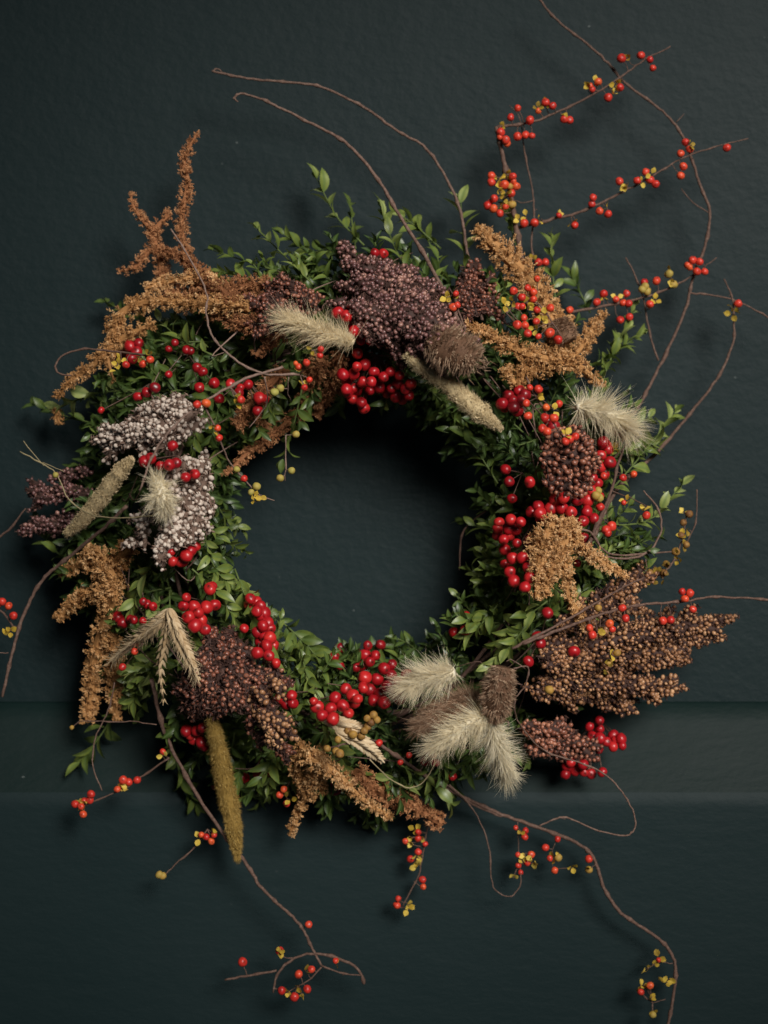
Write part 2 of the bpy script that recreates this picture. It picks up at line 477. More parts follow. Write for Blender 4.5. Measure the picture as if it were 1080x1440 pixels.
sprigs = []
def flow(px, py):
    """in-plane growth direction measured from the photograph: outward with a lean"""
    return 0.0
NS = 1050
for i in range(NS):
    a = RNG.uniform(0, 2 * math.pi)
    tub = RNG.uniform(-1.0, 1.0)                    # across the ring: -1 inner, 1 outer
    r0 = RM + tub * 68
    bx, by = CX + r0 * math.cos(a), CY + r0 * math.sin(a)
    L = RNG.uniform(42, 78)
    # growth direction: outward on the outer side, inward on the inner side, swept along the ring
    rad = np.array([math.cos(a), math.sin(a)]); tan = np.array([-math.sin(a), math.cos(a)])
    sweep = -1 if (math.cos(a) > 0.15 and math.sin(a) < 0.7) or math.sin(a) < -0.8 else 1
    if math.cos(a) < 0 and math.sin(a) < 0: sweep = -1
    if math.cos(a) < 0 and math.sin(a) >= 0: sweep = -0.7 if tub < 0 else 0.4
    dirv = rad * (tub * 0.75 + RNG.normal() * 0.25) + tan * (sweep * 0.45 + RNG.normal() * 0.35)
    dirv = dirv / np.linalg.norm(dirv)
    if tub < -0.5: L *= 0.72
    front = RNG.uniform(0, 1) ** 0.7
    d0 = 0.028 + 0.058 * front * math.sqrt(max(0, 1 - 0.75 * tub * tub))
    base = W(bx, by, d0)
    tip = W(bx + dirv[0] * L, by + dirv[1] * L, d0 + RNG.uniform(-0.006, 0.034) * (0.4 + 0.6 * front))
    # greens differ from bunch to bunch
    tone = 0.31 + 0.10 * math.sin(a * 3.1 + 0.7) + 0.10 * math.sin(a * 7.3 + tub * 2) + RNG.normal() * 0.10
    if math.cos(a - math.radians(130)) > 0.9: tone += 0.10
    C, lv = sprig(base, tip, max(3, int(L / 11.5)), RNG.uniform(19, 31) * K, tone)
    sprigs.append((d0 + 0.00 * L, C, lv))
sprigs.sort(key=lambda s: -s[0])
n_ind = 0; first = 0
for k, (d0, C, lv) in enumerate(sprigs):
    if n_ind + len(lv) > 292: first = k; break
    build_sprig_object(wreath, C, lv, False); n_ind += len(lv)
g = Geo(); gs = Geo()
for (d0, C, lv) in sprigs[first:]:
    tube(gs, C, np.linspace(1.5, 0.8, len(C)) * K, 4, 0.5)
    for v in range(len(ALL_LEAVES)):
        sel = [l for l in lv if l[3] == v]
        if sel:
            g.inst(ALL_LEAVES[v], np.array([l[1] * l[2] for l in sel]), np.array([l[0] for l in sel]), [l[4] for l in sel])
part('foliage', g, M['leaf'], wreath, kind='stuff')
part('foliage_stems', gs, M['leaf_stem'], wreath, kind='stuff')

gl = Geo()
for i in range(90):
    a = RNG.uniform(0, 2 * math.pi); r0 = RM + RNG.uniform(-60, 70); da = RNG.normal() * 0.12
    r1 = r0 + RNG.uniform(-45, 45)
    o0, o1 = RNG.uniform(-0.02, 0.012), RNG.uniform(-0.015, 0.02)
    p = [(CX + r0 * math.cos(a), CY + r0 * math.sin(a)), (CX + (r0 + r1) / 2 * math.cos(a + da * .7), CY + (r0 + r1) / 2 * math.sin(a + da * .7)), (CX + r1 * math.cos(a + da + 0.12), CY + r1 * math.sin(a + da + 0.12))]
    C = catmull([W(q[0], q[1], depth(q[0], q[1], o)) for q, o in zip(p, (o0, (o0 + o1) / 2 + 0.004, o1))], 8)
    tube(gl, C, np.linspace(1.3, 0.6, 8) * K, 5, RNG.uniform(0.2, 0.9))
part('loose_stems', gl, M['woody'], wreath, kind='stuff')

# sprigs that stand out at the rim: (base, tip, off0, off1, tone, leaf_len, pairs, round, label)
FEAT = [
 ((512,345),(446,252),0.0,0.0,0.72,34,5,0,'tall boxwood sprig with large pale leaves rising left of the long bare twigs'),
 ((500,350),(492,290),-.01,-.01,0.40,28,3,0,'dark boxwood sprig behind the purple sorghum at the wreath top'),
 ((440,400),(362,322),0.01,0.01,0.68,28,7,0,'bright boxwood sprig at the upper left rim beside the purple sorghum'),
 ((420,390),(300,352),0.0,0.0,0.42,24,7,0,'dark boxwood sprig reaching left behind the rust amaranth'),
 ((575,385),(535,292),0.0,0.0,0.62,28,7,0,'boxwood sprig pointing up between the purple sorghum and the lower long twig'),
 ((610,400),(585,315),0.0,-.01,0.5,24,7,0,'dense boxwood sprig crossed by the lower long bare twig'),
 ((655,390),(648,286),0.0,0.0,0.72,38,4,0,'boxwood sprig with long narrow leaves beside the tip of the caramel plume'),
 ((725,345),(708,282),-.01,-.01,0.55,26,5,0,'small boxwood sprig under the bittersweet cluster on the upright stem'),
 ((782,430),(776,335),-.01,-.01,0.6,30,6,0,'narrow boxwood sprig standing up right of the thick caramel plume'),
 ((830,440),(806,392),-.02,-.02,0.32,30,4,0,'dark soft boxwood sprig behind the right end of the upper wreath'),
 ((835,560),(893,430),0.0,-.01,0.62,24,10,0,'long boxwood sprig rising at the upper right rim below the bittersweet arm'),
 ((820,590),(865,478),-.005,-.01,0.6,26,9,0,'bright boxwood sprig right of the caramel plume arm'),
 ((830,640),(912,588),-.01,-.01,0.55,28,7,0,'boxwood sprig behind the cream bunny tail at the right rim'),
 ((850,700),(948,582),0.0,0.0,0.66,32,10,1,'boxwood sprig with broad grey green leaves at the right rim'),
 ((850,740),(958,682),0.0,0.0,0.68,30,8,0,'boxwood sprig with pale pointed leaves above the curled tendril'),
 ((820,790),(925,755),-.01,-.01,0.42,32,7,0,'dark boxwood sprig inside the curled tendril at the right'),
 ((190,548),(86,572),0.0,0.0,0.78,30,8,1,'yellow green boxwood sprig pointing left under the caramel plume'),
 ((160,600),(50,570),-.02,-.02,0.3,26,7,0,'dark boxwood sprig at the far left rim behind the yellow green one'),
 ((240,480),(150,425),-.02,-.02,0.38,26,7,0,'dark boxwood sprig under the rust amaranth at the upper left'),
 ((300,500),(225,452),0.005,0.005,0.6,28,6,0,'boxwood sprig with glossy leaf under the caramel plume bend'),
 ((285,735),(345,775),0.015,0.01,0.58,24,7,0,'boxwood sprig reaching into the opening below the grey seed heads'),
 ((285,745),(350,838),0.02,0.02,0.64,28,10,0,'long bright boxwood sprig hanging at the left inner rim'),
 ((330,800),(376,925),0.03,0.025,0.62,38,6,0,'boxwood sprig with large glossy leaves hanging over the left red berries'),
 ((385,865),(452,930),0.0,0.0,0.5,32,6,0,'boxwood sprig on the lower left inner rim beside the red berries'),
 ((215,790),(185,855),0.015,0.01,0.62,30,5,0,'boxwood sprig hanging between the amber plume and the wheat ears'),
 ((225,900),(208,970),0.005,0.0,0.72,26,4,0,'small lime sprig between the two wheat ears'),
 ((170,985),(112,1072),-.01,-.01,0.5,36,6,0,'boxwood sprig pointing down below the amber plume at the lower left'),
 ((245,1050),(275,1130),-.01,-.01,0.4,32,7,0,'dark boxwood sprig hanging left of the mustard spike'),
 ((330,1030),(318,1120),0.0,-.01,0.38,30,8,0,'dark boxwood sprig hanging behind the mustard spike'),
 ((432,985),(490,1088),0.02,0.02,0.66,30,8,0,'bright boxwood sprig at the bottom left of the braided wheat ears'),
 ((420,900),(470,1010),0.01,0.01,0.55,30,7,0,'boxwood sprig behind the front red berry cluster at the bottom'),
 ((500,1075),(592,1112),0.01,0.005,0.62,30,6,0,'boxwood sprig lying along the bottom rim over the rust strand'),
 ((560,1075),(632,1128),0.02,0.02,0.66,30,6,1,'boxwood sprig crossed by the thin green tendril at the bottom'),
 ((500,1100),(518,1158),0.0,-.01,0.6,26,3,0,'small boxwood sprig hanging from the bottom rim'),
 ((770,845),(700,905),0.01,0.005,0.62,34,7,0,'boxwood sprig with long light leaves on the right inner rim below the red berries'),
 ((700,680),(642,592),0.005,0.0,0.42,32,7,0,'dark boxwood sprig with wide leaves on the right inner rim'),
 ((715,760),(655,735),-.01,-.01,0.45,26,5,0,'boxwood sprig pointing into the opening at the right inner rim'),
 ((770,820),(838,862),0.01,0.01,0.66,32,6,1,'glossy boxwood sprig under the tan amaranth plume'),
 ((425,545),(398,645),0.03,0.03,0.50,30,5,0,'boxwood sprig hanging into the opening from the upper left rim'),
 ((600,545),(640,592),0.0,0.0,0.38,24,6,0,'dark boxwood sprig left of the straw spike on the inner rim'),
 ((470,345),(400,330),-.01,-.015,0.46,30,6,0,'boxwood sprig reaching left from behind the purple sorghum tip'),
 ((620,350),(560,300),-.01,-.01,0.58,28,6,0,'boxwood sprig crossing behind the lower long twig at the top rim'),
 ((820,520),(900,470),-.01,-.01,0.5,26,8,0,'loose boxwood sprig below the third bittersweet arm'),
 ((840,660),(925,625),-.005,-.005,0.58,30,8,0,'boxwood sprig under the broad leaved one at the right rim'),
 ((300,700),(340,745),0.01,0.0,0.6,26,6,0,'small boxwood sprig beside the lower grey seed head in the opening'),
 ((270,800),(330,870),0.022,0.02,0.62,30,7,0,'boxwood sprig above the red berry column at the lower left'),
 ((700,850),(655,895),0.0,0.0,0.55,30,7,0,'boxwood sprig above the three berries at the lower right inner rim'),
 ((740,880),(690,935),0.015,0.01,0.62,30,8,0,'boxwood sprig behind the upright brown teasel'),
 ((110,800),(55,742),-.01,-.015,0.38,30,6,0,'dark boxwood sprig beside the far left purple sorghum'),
]
for (b, t, o0, o1, tone, ll, npair, rd, lab) in FEAT:
    wb = W(b[0], b[1], depth(b[0], b[1], o0)); wt = W(t[0], t[1], depth(t[0], t[1], o1))
    th = thing('boxwood_sprig', lab, 'sprig', wb, 'boxwood sprigs standing out of the wreath')
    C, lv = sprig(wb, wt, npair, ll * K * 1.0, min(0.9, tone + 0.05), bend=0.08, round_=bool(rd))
    lv = [(p, R, z, (0 if v == 1 else 2 if v == 3 else v), t) for (p, R, z, v, t) in lv]
    if ll >= 34: lv = lv[::1]
    build_sprig_object(th, C, lv, True)

# ------------------------------------------------------------------ sorghum and grey seed heads
def sorghum(label, lobes, off, seed_mat, glume_mat, size=3.4, tone=0.5, gap=0.30, group='sorghum seed heads', cat='seed head', name='sorghum_head', branch=True, fuzz=1.0):
    """lobes: (x0,y0,x1,y1,r_px, fat_position, extra_off)"""
    rng = np.random.default_rng(abs(hash(label)) % 1 + int(lobes[0][0] * 7 + lobes[0][1]))
    b = lobes[0]
    base = W(b[0], b[1], depth(b[0], b[1], off))
    th = thing(name, label, cat, base, group)
    gs, gg, gc = Geo(), Geo(), Geo()
    full = list(lobes)
    if branch:
        full = []
        for (x0, y0, x1, y1, r, fat, eo) in lobes:
            full.append((x0, y0, x1, y1, r * 0.62, fat, eo))
            L2 = math.hypot(x1 - x0, y1 - y0); ux, uy = (x1 - x0) / L2, (y1 - y0) / L2
            for q in range(max(4, int(L2 * r / 210))):
                t = rng.uniform(0.02, 0.85); sd = rng.uniform(-1, 1)
                wl = r * (0.65 + 0.35 * math.sin(math.pi * min(1, t / (2 * fat))))
                bx, by = x0 + ux * L2 * t - uy * sd * wl * 0.25, y0 + uy * L2 * t + ux * sd * wl * 0.25
                ln = r * rng.uniform(0.9, 1.5)
                ex = bx + ux * ln * 0.8 - uy * sd * wl * 0.85; ey = by + uy * ln * 0.8 + ux * sd * wl * 0.85
                full.append((bx, by, ex, ey, max(6, r * rng.uniform(0.24, 0.36)), .5, eo + 0.006 + 0.55 * math.sqrt(1 - sd * sd) * r * K * rng.uniform(.5, 1.1)))
    for (x0, y0, x1, y1, r, fat, eo) in full:
        p0 = W(x0, y0, depth(x0, y0, off + eo)); p1 = W(x1, y1, depth(x1, y1, off + eo))
        L = np.linalg.norm(p1 - p0); ax = (p1 - p0) / L
        u = nrm(np.cross(ax, [0, -1, 0.01])); w = np.cross(ax, u)
        if w[1] > 0: w = -w
        R = r * K
        area = 2 * math.pi * R * L
        pitch = size * K * 1.80
        n = int(area / (pitch * pitch) * 1.7)
        t = rng.uniform(0, 1, n); ph = rng.uniform(-0.5, math.pi + 0.5, n)
        prof = lambda t: (np.clip(t / fat, 0, 1) ** 0.55) * (np.clip((1 - t) / (1 - fat), 0, 1) ** 0.55)
        pr = prof(t)
        lump = 0.84 + 0.20 * np.sin(t * L / K * 0.21 + 2.1 * np.sin(ph * 3)) * np.sin(ph * 5 + t * 9)
        rad = R * pr * lump * rng.uniform(0.72, 1.08, n) + 0.6 * K
        nn = np.cos(ph)[:, None] * u + np.sin(ph)[:, None] * w
        pos = p0 + ax * (t * L)[:, None] + nn * rad[:, None]
        # poisson thinning
        order = rng.permutation(n); cells = {}; keep_i = []
        for i in order:
            c = tuple((pos[i] / pitch).astype(int)); ok = True
            for dx in (-1, 0, 1):
                for dy in (-1, 0, 1):
                    for dz in (-1, 0, 1):
                        for q in cells.get((c[0] + dx, c[1] + dy, c[2] + dz), ()):
                            if np.sum((pos[i] - q) ** 2) < (pitch * 0.92) ** 2: ok = False; break
                        if not ok: break
                    if not ok: break
                if not ok: break
            if ok:
                cells.setdefault(c, []).append(pos[i]); keep_i.append(i)
        ki = np.array(keep_i)
        gapn = np.sin(pos[ki, 0] * 260 + 1.3) * np.sin(pos[ki, 2] * 240 + 0.4) + 0.5 * np.sin(pos[ki, 0] * 610 + pos[ki, 2] * 540)
        sel = (gapn > -1.4 + gap * 3.4) | (rng.uniform(size=len(ki)) < 0.35)
        ks = ki[sel]; kr = ki[~sel]
        dirs = nrm(nn[ks] * 0.9 + ax * 0.45 + rng.normal(size=(len(ks), 3)) * 0.3)
        Rm = rot_to(dirs, rng); Rm = Rm * np.array([1, 0.86, 1])[None, None, :]; sc = size * K * rng.uniform(0.62, 1.10, len(ks))
        Ms = Rm * sc[:, None, None]
        cl = np.sin(pos[ks, 0] * 90) * np.sin(pos[ks, 2] * 80)
        gs.inst(SEED, Ms, pos[ks], np.clip(tone + 0.12 * cl + rng.normal(size=len(ks)) * 0.16, 0, 1))
        # glumes and broken bracts under and between the seeds
        reps = 4
        pp = np.repeat(pos[ki], reps, axis=0) - np.repeat(nn[ki], reps, axis=0) * size * K * 0.55
        pp = pp + rng.normal(size=pp.shape) * size * K * 0.55
        dd = nrm(np.repeat(nn[ki], reps, axis=0) + ax * 0.6 + rng.normal(size=pp.shape) * 0.75)
        Rg = rot_to(dd, rng); sg = size * K * rng.uniform(0.7, 1.25, len(pp)) * fuzz
        Mg = Rg * sg[:, None, None]; Mg[:, :, 0] *= 0.8; Mg[:, :, 2] *= 1.15
        gg.inst(FLORET, Mg, pp, rng.uniform(0.1, 0.9, len(pp)))
        tt = np.linspace(0, 1, 12)
        Cc = p0 + ax * (tt * L)[:, None]
        tube(gc, Cc, R * prof(tt) * 0.62 + 0.4 * K, 10, 0.3)
    part('seeds', gs, M[seed_mat], th, kind='stuff')
    part('husks', gg, M[glume_mat], th, smooth=False, kind='stuff')
    part('seed_head_core', gc, M[glume_mat], th)
    return th

sorghum('large purple brown sorghum head lying across the top of the wreath',
        [(478,338,500,385,20,.45,0),(480,370,600,440,42,.5,.004),(500,360,640,440,30,.6,0),(530,400,632,500,48,.5,.006),(470,400,570,430,34,.5,0),(490,425,620,505,38,.5,.002),(590,440,640,520,22,.5,0),(460,425,560,455,20,.5,.0),(560,390,625,440,24,.5,.002)], 0.022, 'sorghum_seed', 'glume', 3.5, 0.50)
sorghum('small dark sorghum head right of the upper long twig, left of the caramel plume',
        [(672,365,660,440,26,.6,0),(690,380,690,445,22,.6,0),(650,385,648,430,16,.5,0)], 0.012, 'sorghum_red', 'glume', 3.3, 0.42)
sorghum('rusty dark sorghum head above the hazy cream bunny tail',
        [(455,420,370,400,22,.5,0),(450,435,345,430,26,.5,0),(440,455,345,455,20,.5,0)], 0.018, 'sorghum_red', 'glume', 3.2, 0.5)
sorghum('upper grey seed head pointing left below the yellow green sprig',
        [(285,575,140,630,36,.35,0),(290,590,170,620,28,.4,.003),(262,555,180,590,22,.5,0),(270,610,220,632,14,.5,0)], 0.025, 'sorghum_grey', 'glume_grey', 3.7, 0.55, name='grey_seed_head', group='grey seed heads')
sorghum('lower grey seed head hanging beside the small round bunny tail',
        [(290,630,270,765,26,.5,.004),(262,640,232,790,30,.35,.004),(235,690,200,740,24,.5,0),(228,740,229,802,11,.5,.008),(290,640,258,690,20,.5,.0),(210,740,185,770,15,.5,-.004),(275,720,268,762,16,.5,.006)], 0.03, 'sorghum_grey', 'glume_grey', 3.9, 0.6, name='grey_seed_head', group='grey seed heads')
sorghum('far left purple sorghum head beside the straw spike',
        [(130,690,40,695,24,.5,0),(125,730,42,745,26,.5,0),(130,665,70,672,14,.5,0)], 0.005, 'sorghum_seed', 'glume', 3.2, 0.36)
sorghum('fuzzy dark sorghum head below the left red berries with an orange brown seeded tip',
        [(300,880,285,1000,34,.5,0),(325,880,325,1000,36,.5,.003),(270,920,262,985,18,.5,0),(350,930,390,1050,30,.5,.003),(370,925,402,965,16,.5,.002),(375,1000,400,1070,18,.4,0)], 0.022, 'sorghum_red', 'glume', 3.5, 0.55, gap=0.45, fuzz=1.3)
sorghum('orange brown sorghum cluster at the lower left above the rust strands',
        [(345,960,395,1040,26,.5,0),(372,950,402,985,15,.5,.0)], 0.036, 'sorghum_brown', 'glume', 3.8, 0.62, gap=0.1)
sorghum('round red brown sorghum head seen end on among red berries at the right',
        [(760,640,838,655,44,.5,0),(770,612,832,630,26,.5,.0),(765,675,830,685,26,.5,.0)], 0.034, 'sorghum_red', 'glume', 4.2, 0.62, gap=0.02, branch=False)
sorghum('large fan shaped brown sorghum head spreading right over the ledge',
        [(745,925,1035,868,30,.55,0),(750,955,965,968,30,.5,0),(765,900,930,800,26,.55,-.004),(760,940,960,905,40,.5,.004),(780,965,900,985,26,.5,0),(850,900,1000,890,26,.5,0),(800,880,900,845,26,.5,-.004),(735,965,850,985,22,.5,.0),(900,900,1035,868,20,.7,0)], 0.018, 'sorghum_brown', 'glume', 3.4, 0.48, gap=0.25)
sorghum('small reddish sorghum head below the fan shaped one beside red berries',
        [(728,1025,832,1045,30,.5,0),(735,1050,820,1065,20,.5,0)], 0.01, 'sorghum_red', 'glume', 3.8, 0.66, gap=0.12)

# ------------------------------------------------------------------ amaranth plumes
def rope(g, gc, pts, rads, off, tone, rng, size=2.5, thin=0.78):
    C = path_w(pts, off, n=max(10, int(np.sum(np.hypot(*np.diff(np.array([p[:2] for p in pts], float), axis=0).T)) / 4)))
    T, N, B = frames(C)
    seg = np.linalg.norm(np.diff(C, axis=0), axis=1); cum = np.r_[0, np.cumsum(seg)] / K
    L = cum[-1]
    R = np.interp(np.linspace(0, 1, len(C)), np.linspace(0, 1, len(rads)), rads) * thin
    meanr = float(np.mean(R))
    nc = int(L * 2 * math.pi * meanr / 36) + 8
    wgt = R / R.sum()
    idx = rng.choice(len(C), nc, p=wgt); a = rng.uniform(0, 2 * math.pi, nc)
    nn = np.cos(a)[:, None] * N[idx] + np.sin(a)[:, None] * B[idx]
    lump = 0.72 + 0.24 * np.sin(cum[idx] * 0.42 + 1.7 * np.sin(a * 2)) + np.abs(rng.normal(size=nc)) * 0.20
    cc = C[idx] + nn * (R[idx] * lump * K)[:, None]
    m = 12
    # every cluster is a short side tassel that leans towards the strand's tip side
    tasl = rng.uniform(1.5, 7.5, nc) * (0.5 + 0.5 * R[idx] / max(rads))
    td = nrm(nn + T[idx] * -0.6 + rng.normal(size=(nc, 3)) * 0.45)
    along = np.tile(np.linspace(-0.4, 1, m), nc)
    P = np.repeat(cc, m, axis=0) + np.repeat(td * tasl[:, None] * K, m, axis=0) * along[:, None] + rng.normal(size=(nc * m, 3)) * 1.15 * K
    dirs = np.repeat(nn, m, axis=0) * 0.8 + np.repeat(T[idx], m, axis=0) * -0.25 + rng.normal(size=(nc * m, 3)) * 0.7
    sc = size * K * rng.uniform(0.55, 1.05, nc * m)
    tc = np.repeat(np.clip(tone + rng.normal(size=nc) * 0.17, 0, 1), m) + rng.normal(size=nc * m) * 0.12
    g.inst(FLORET, rot_to(dirs, rng) * sc[:, None, None], P, np.clip(tc, 0, 1))
    tube(gc, C, R * K * 0.55, 8, max(0, tone - 0.2))

def amaranth(label, strands, mat='amaranth', off=0.03, tone=0.5, size=2.5):
    s0 = strands[0]
    rng = np.random.default_rng(int(s0[0][0][0] * 3 + s0[0][0][1]))
    b = s0[0][-1]
    th = thing('amaranth_plume', label, 'dried flower', W(b[0], b[1], depth(b[0], b[1], off)), 'dried amaranth plumes')
    for s in strands:
        pts, rads = s[0], s[1]
        o2 = s[2] if len(s) > 2 else off
        tn = s[3] if len(s) > 3 else tone
        g = Geo(); gc = Geo()
        rope(g, gc, pts, rads, o2, tn, rng, size)
        g.add(np.concatenate(gc.v), np.concatenate(gc.f), np.concatenate(gc.c))
        part('strand', g, M[mat], th, smooth=False)

amaranth('tall rust amaranth plume with a crooked upper strand at the upper left',
   [([(278,186),(259,225),(264,260),(256,300),(256,335),(268,380),(300,425)],[4,8,9,9,10,13,16]),
    ([(183,272),(190,295),(212,325),(226,365),(232,400),(262,425)],[3,6,8,11,15,17]),
    ([(240,300),(222,318),(214,335)],[6,9,9]),
    ([(168,382),(192,374),(212,350)],[3,7,9]),
    ([(228,352),(262,365),(295,395),(330,425)],[7,9,12,15],None or 0.03,.4)], 'amaranth_rust', off=0.018, tone=0.66)
amaranth('caramel amaranth plume drooping left over the yellow green sprig',
   [([(78,560),(100,535),(135,510),(162,480),(165,448),(200,425),(250,425),(305,430),(350,432)],[5,8,12,15,14,14,13,14,16]),
    ([(160,535),(152,505),(160,490)],[3,7,9]),
    ([(205,405),(240,395),(285,390),(303,400),(306,430)],[6,9,10,9,7],0.03,.62),
    ([(215,455),(190,468),(165,480)],[7,13,13])], off=0.028, tone=0.45)
amaranth('rusty soft amaranth plume filling the upper left of the ring',
   [([(270,395),(330,405),(380,400)],[12,16,14]),([(300,440),(350,455),(400,440)],[12,16,14]),([(340,425),(380,430),(420,420)],[14,16,12]),([(330,410),(300,420),(270,410)],[14,16,12])],
   'amaranth_rust', off=0.012, tone=0.42)
amaranth('tiny orange amaranth tip left of the yellow green sprig', [([(85,596),(78,582),(76,570)],[3,6,5])], off=0.0, tone=0.35)
amaranth('dull brown amaranth plume hanging into the opening at the upper left',
   [([(318,668),(345,640),(372,622),(400,598),(430,575)],[5,8,9,10,11]),
    ([(335,600),(350,572),(375,545),(400,520)],[10,14,14,12]),
    ([(375,600),(360,590),(350,572)],[4,6,8]),
    ([(445,585),(455,560),(470,535),(480,500)],[7,13,16,12]),
    ([(430,560),(440,530),(450,505)],[10,16,14]),
    ([(360,500),(380,480),(400,470)],[8,10,9])], 'amaranth_rust', off=0.012, tone=0.55)
amaranth('thick caramel amaranth plume leaning up and left over the upper right',
   [([(668,322),(690,340),(722,370),(752,402),(770,440),(790,480)],[8,18,23,26,24,18])], off=0.028, tone=0.55, size=2.7)
amaranth('forked caramel amaranth plume lying across the upper right of the wreath',
   [([(655,458),(685,470),(720,488),(765,505),(805,510),(848,543)],[7,11,14,16,14,8]),
    ([(850,440),(835,460),(820,485),(800,505)],[7,11,11,12]),
    ([(790,445),(790,475),(775,500)],[16,24,22],0.022,.4),
    ([(790,500),(760,515),(735,520),(730,545)],[16,18,17,10],0.018,.3)], off=0.035, tone=0.5, size=2.7)
amaranth('small nub of caramel amaranth beside the brown teasel', [([(710,518),(715,528),(724,540)],[7,9,8])], off=0.03, tone=0.6)
amaranth('tan amaranth plume with four hanging strands on the right of the ring',
   [([(780,728),(768,760),(760,800),(755,842)],[14,20,17,8]),
    ([(790,728),(792,755),(785,790),(768,815),(770,838)],[16,22,17,12,7]),
    ([(795,735),(815,765),(845,790),(880,812)],[16,11,10,5]),
    ([(785,780),(798,805),(800,840),(812,860),(820,884)],[12,9,9,8,5]),
    ([(758,745),(752,775),(750,800)],[10,12,10])], off=0.034, tone=0.62, size=2.8)
amaranth('amber amaranth plume hanging down the lower left rim',
   [([(120,772),(148,790),(160,835),(145,880),(132,930),(128,975),(122,1015)],[10,15,17,16,14,14,9]),
    ([(150,850),(150,820),(130,790),(100,800),(78,806)],[16,16,15,10,4]),
    ([(150,835),(125,835),(100,852),(80,870)],[14,14,12,6]),
    ([(158,890),(163,940),(160,980),(166,1012)],[14,15,11,4],0.01,.4),
    ([(185,765),(165,790),(150,810)],[12,17,16],0.01,.3)], off=0.02, tone=0.48, size=2.8)
amaranth('brown amaranth plume hanging from the bottom left of the ring',
   [([(448,1060),(440,1095),(425,1130),(407,1175)],[14,14,9,5],0.025,.5),
    ([(430,1060),(475,1090),(505,1120),(548,1150)],[14,12,9,6],0.035,.66),
    ([(425,1050),(418,1080),(430,1110)],[10,13,10]),
    ([(440,1120),(452,1112),(452,1098)],[5,8,8])], 'amaranth', off=0.022, tone=0.4)
amaranth('rust red amaranth strand lying along the bottom rim',
   [([(500,1085),(530,1110),(575,1130),(622,1158)],[14,17,17,13])], 'amaranth_rust', off=0.02, tone=0.6)

# ------------------------------------------------------------------ bristly grasses
def hairs(g, roots, dirs, lens, w, tint, rng, droop=0.15, segs=3):
    n = len(roots)
    dirs = nrm(dirs)
    r = nrm(rng.normal(size=(n, 3))); s = nrm(np.cross(r, dirs)); q = np.cross(dirs, s)
    bendv = s * rng.normal(size=(n, 1)) * droop
    V = []
    for i in range(segs + 1):
        t = i / segs
        c = roots + dirs * (lens * t)[:, None] + bendv * (lens * t * t)[:, None]
        ww = w * (1 - 0.92 * t)
        for k in range(3):
            a = 2 * math.pi * k / 3
            V.append(c + (s * math.cos(a) + q * math.sin(a)) * (ww if np.isscalar(ww) else ww[:, None]))
    V = np.stack(V, axis=1)
    f = []
    for i in range(segs):
        for k in range(3):
            a = i * 3 + k; b = i * 3 + (k + 1) % 3
            f += [(a, b, b + 3), (a, b + 3, a + 3)]
    f = np.array(f); m = (segs + 1) * 3
    F = f[None] + (np.arange(n) * m)[:, None, None]
    c = np.zeros((n, m, 2)); c[:, :, 0] = np.asarray(tint)[:, None]
    g.add(V.reshape(-1, 3), F.reshape(-1, 3), c.reshape(-1, 2))

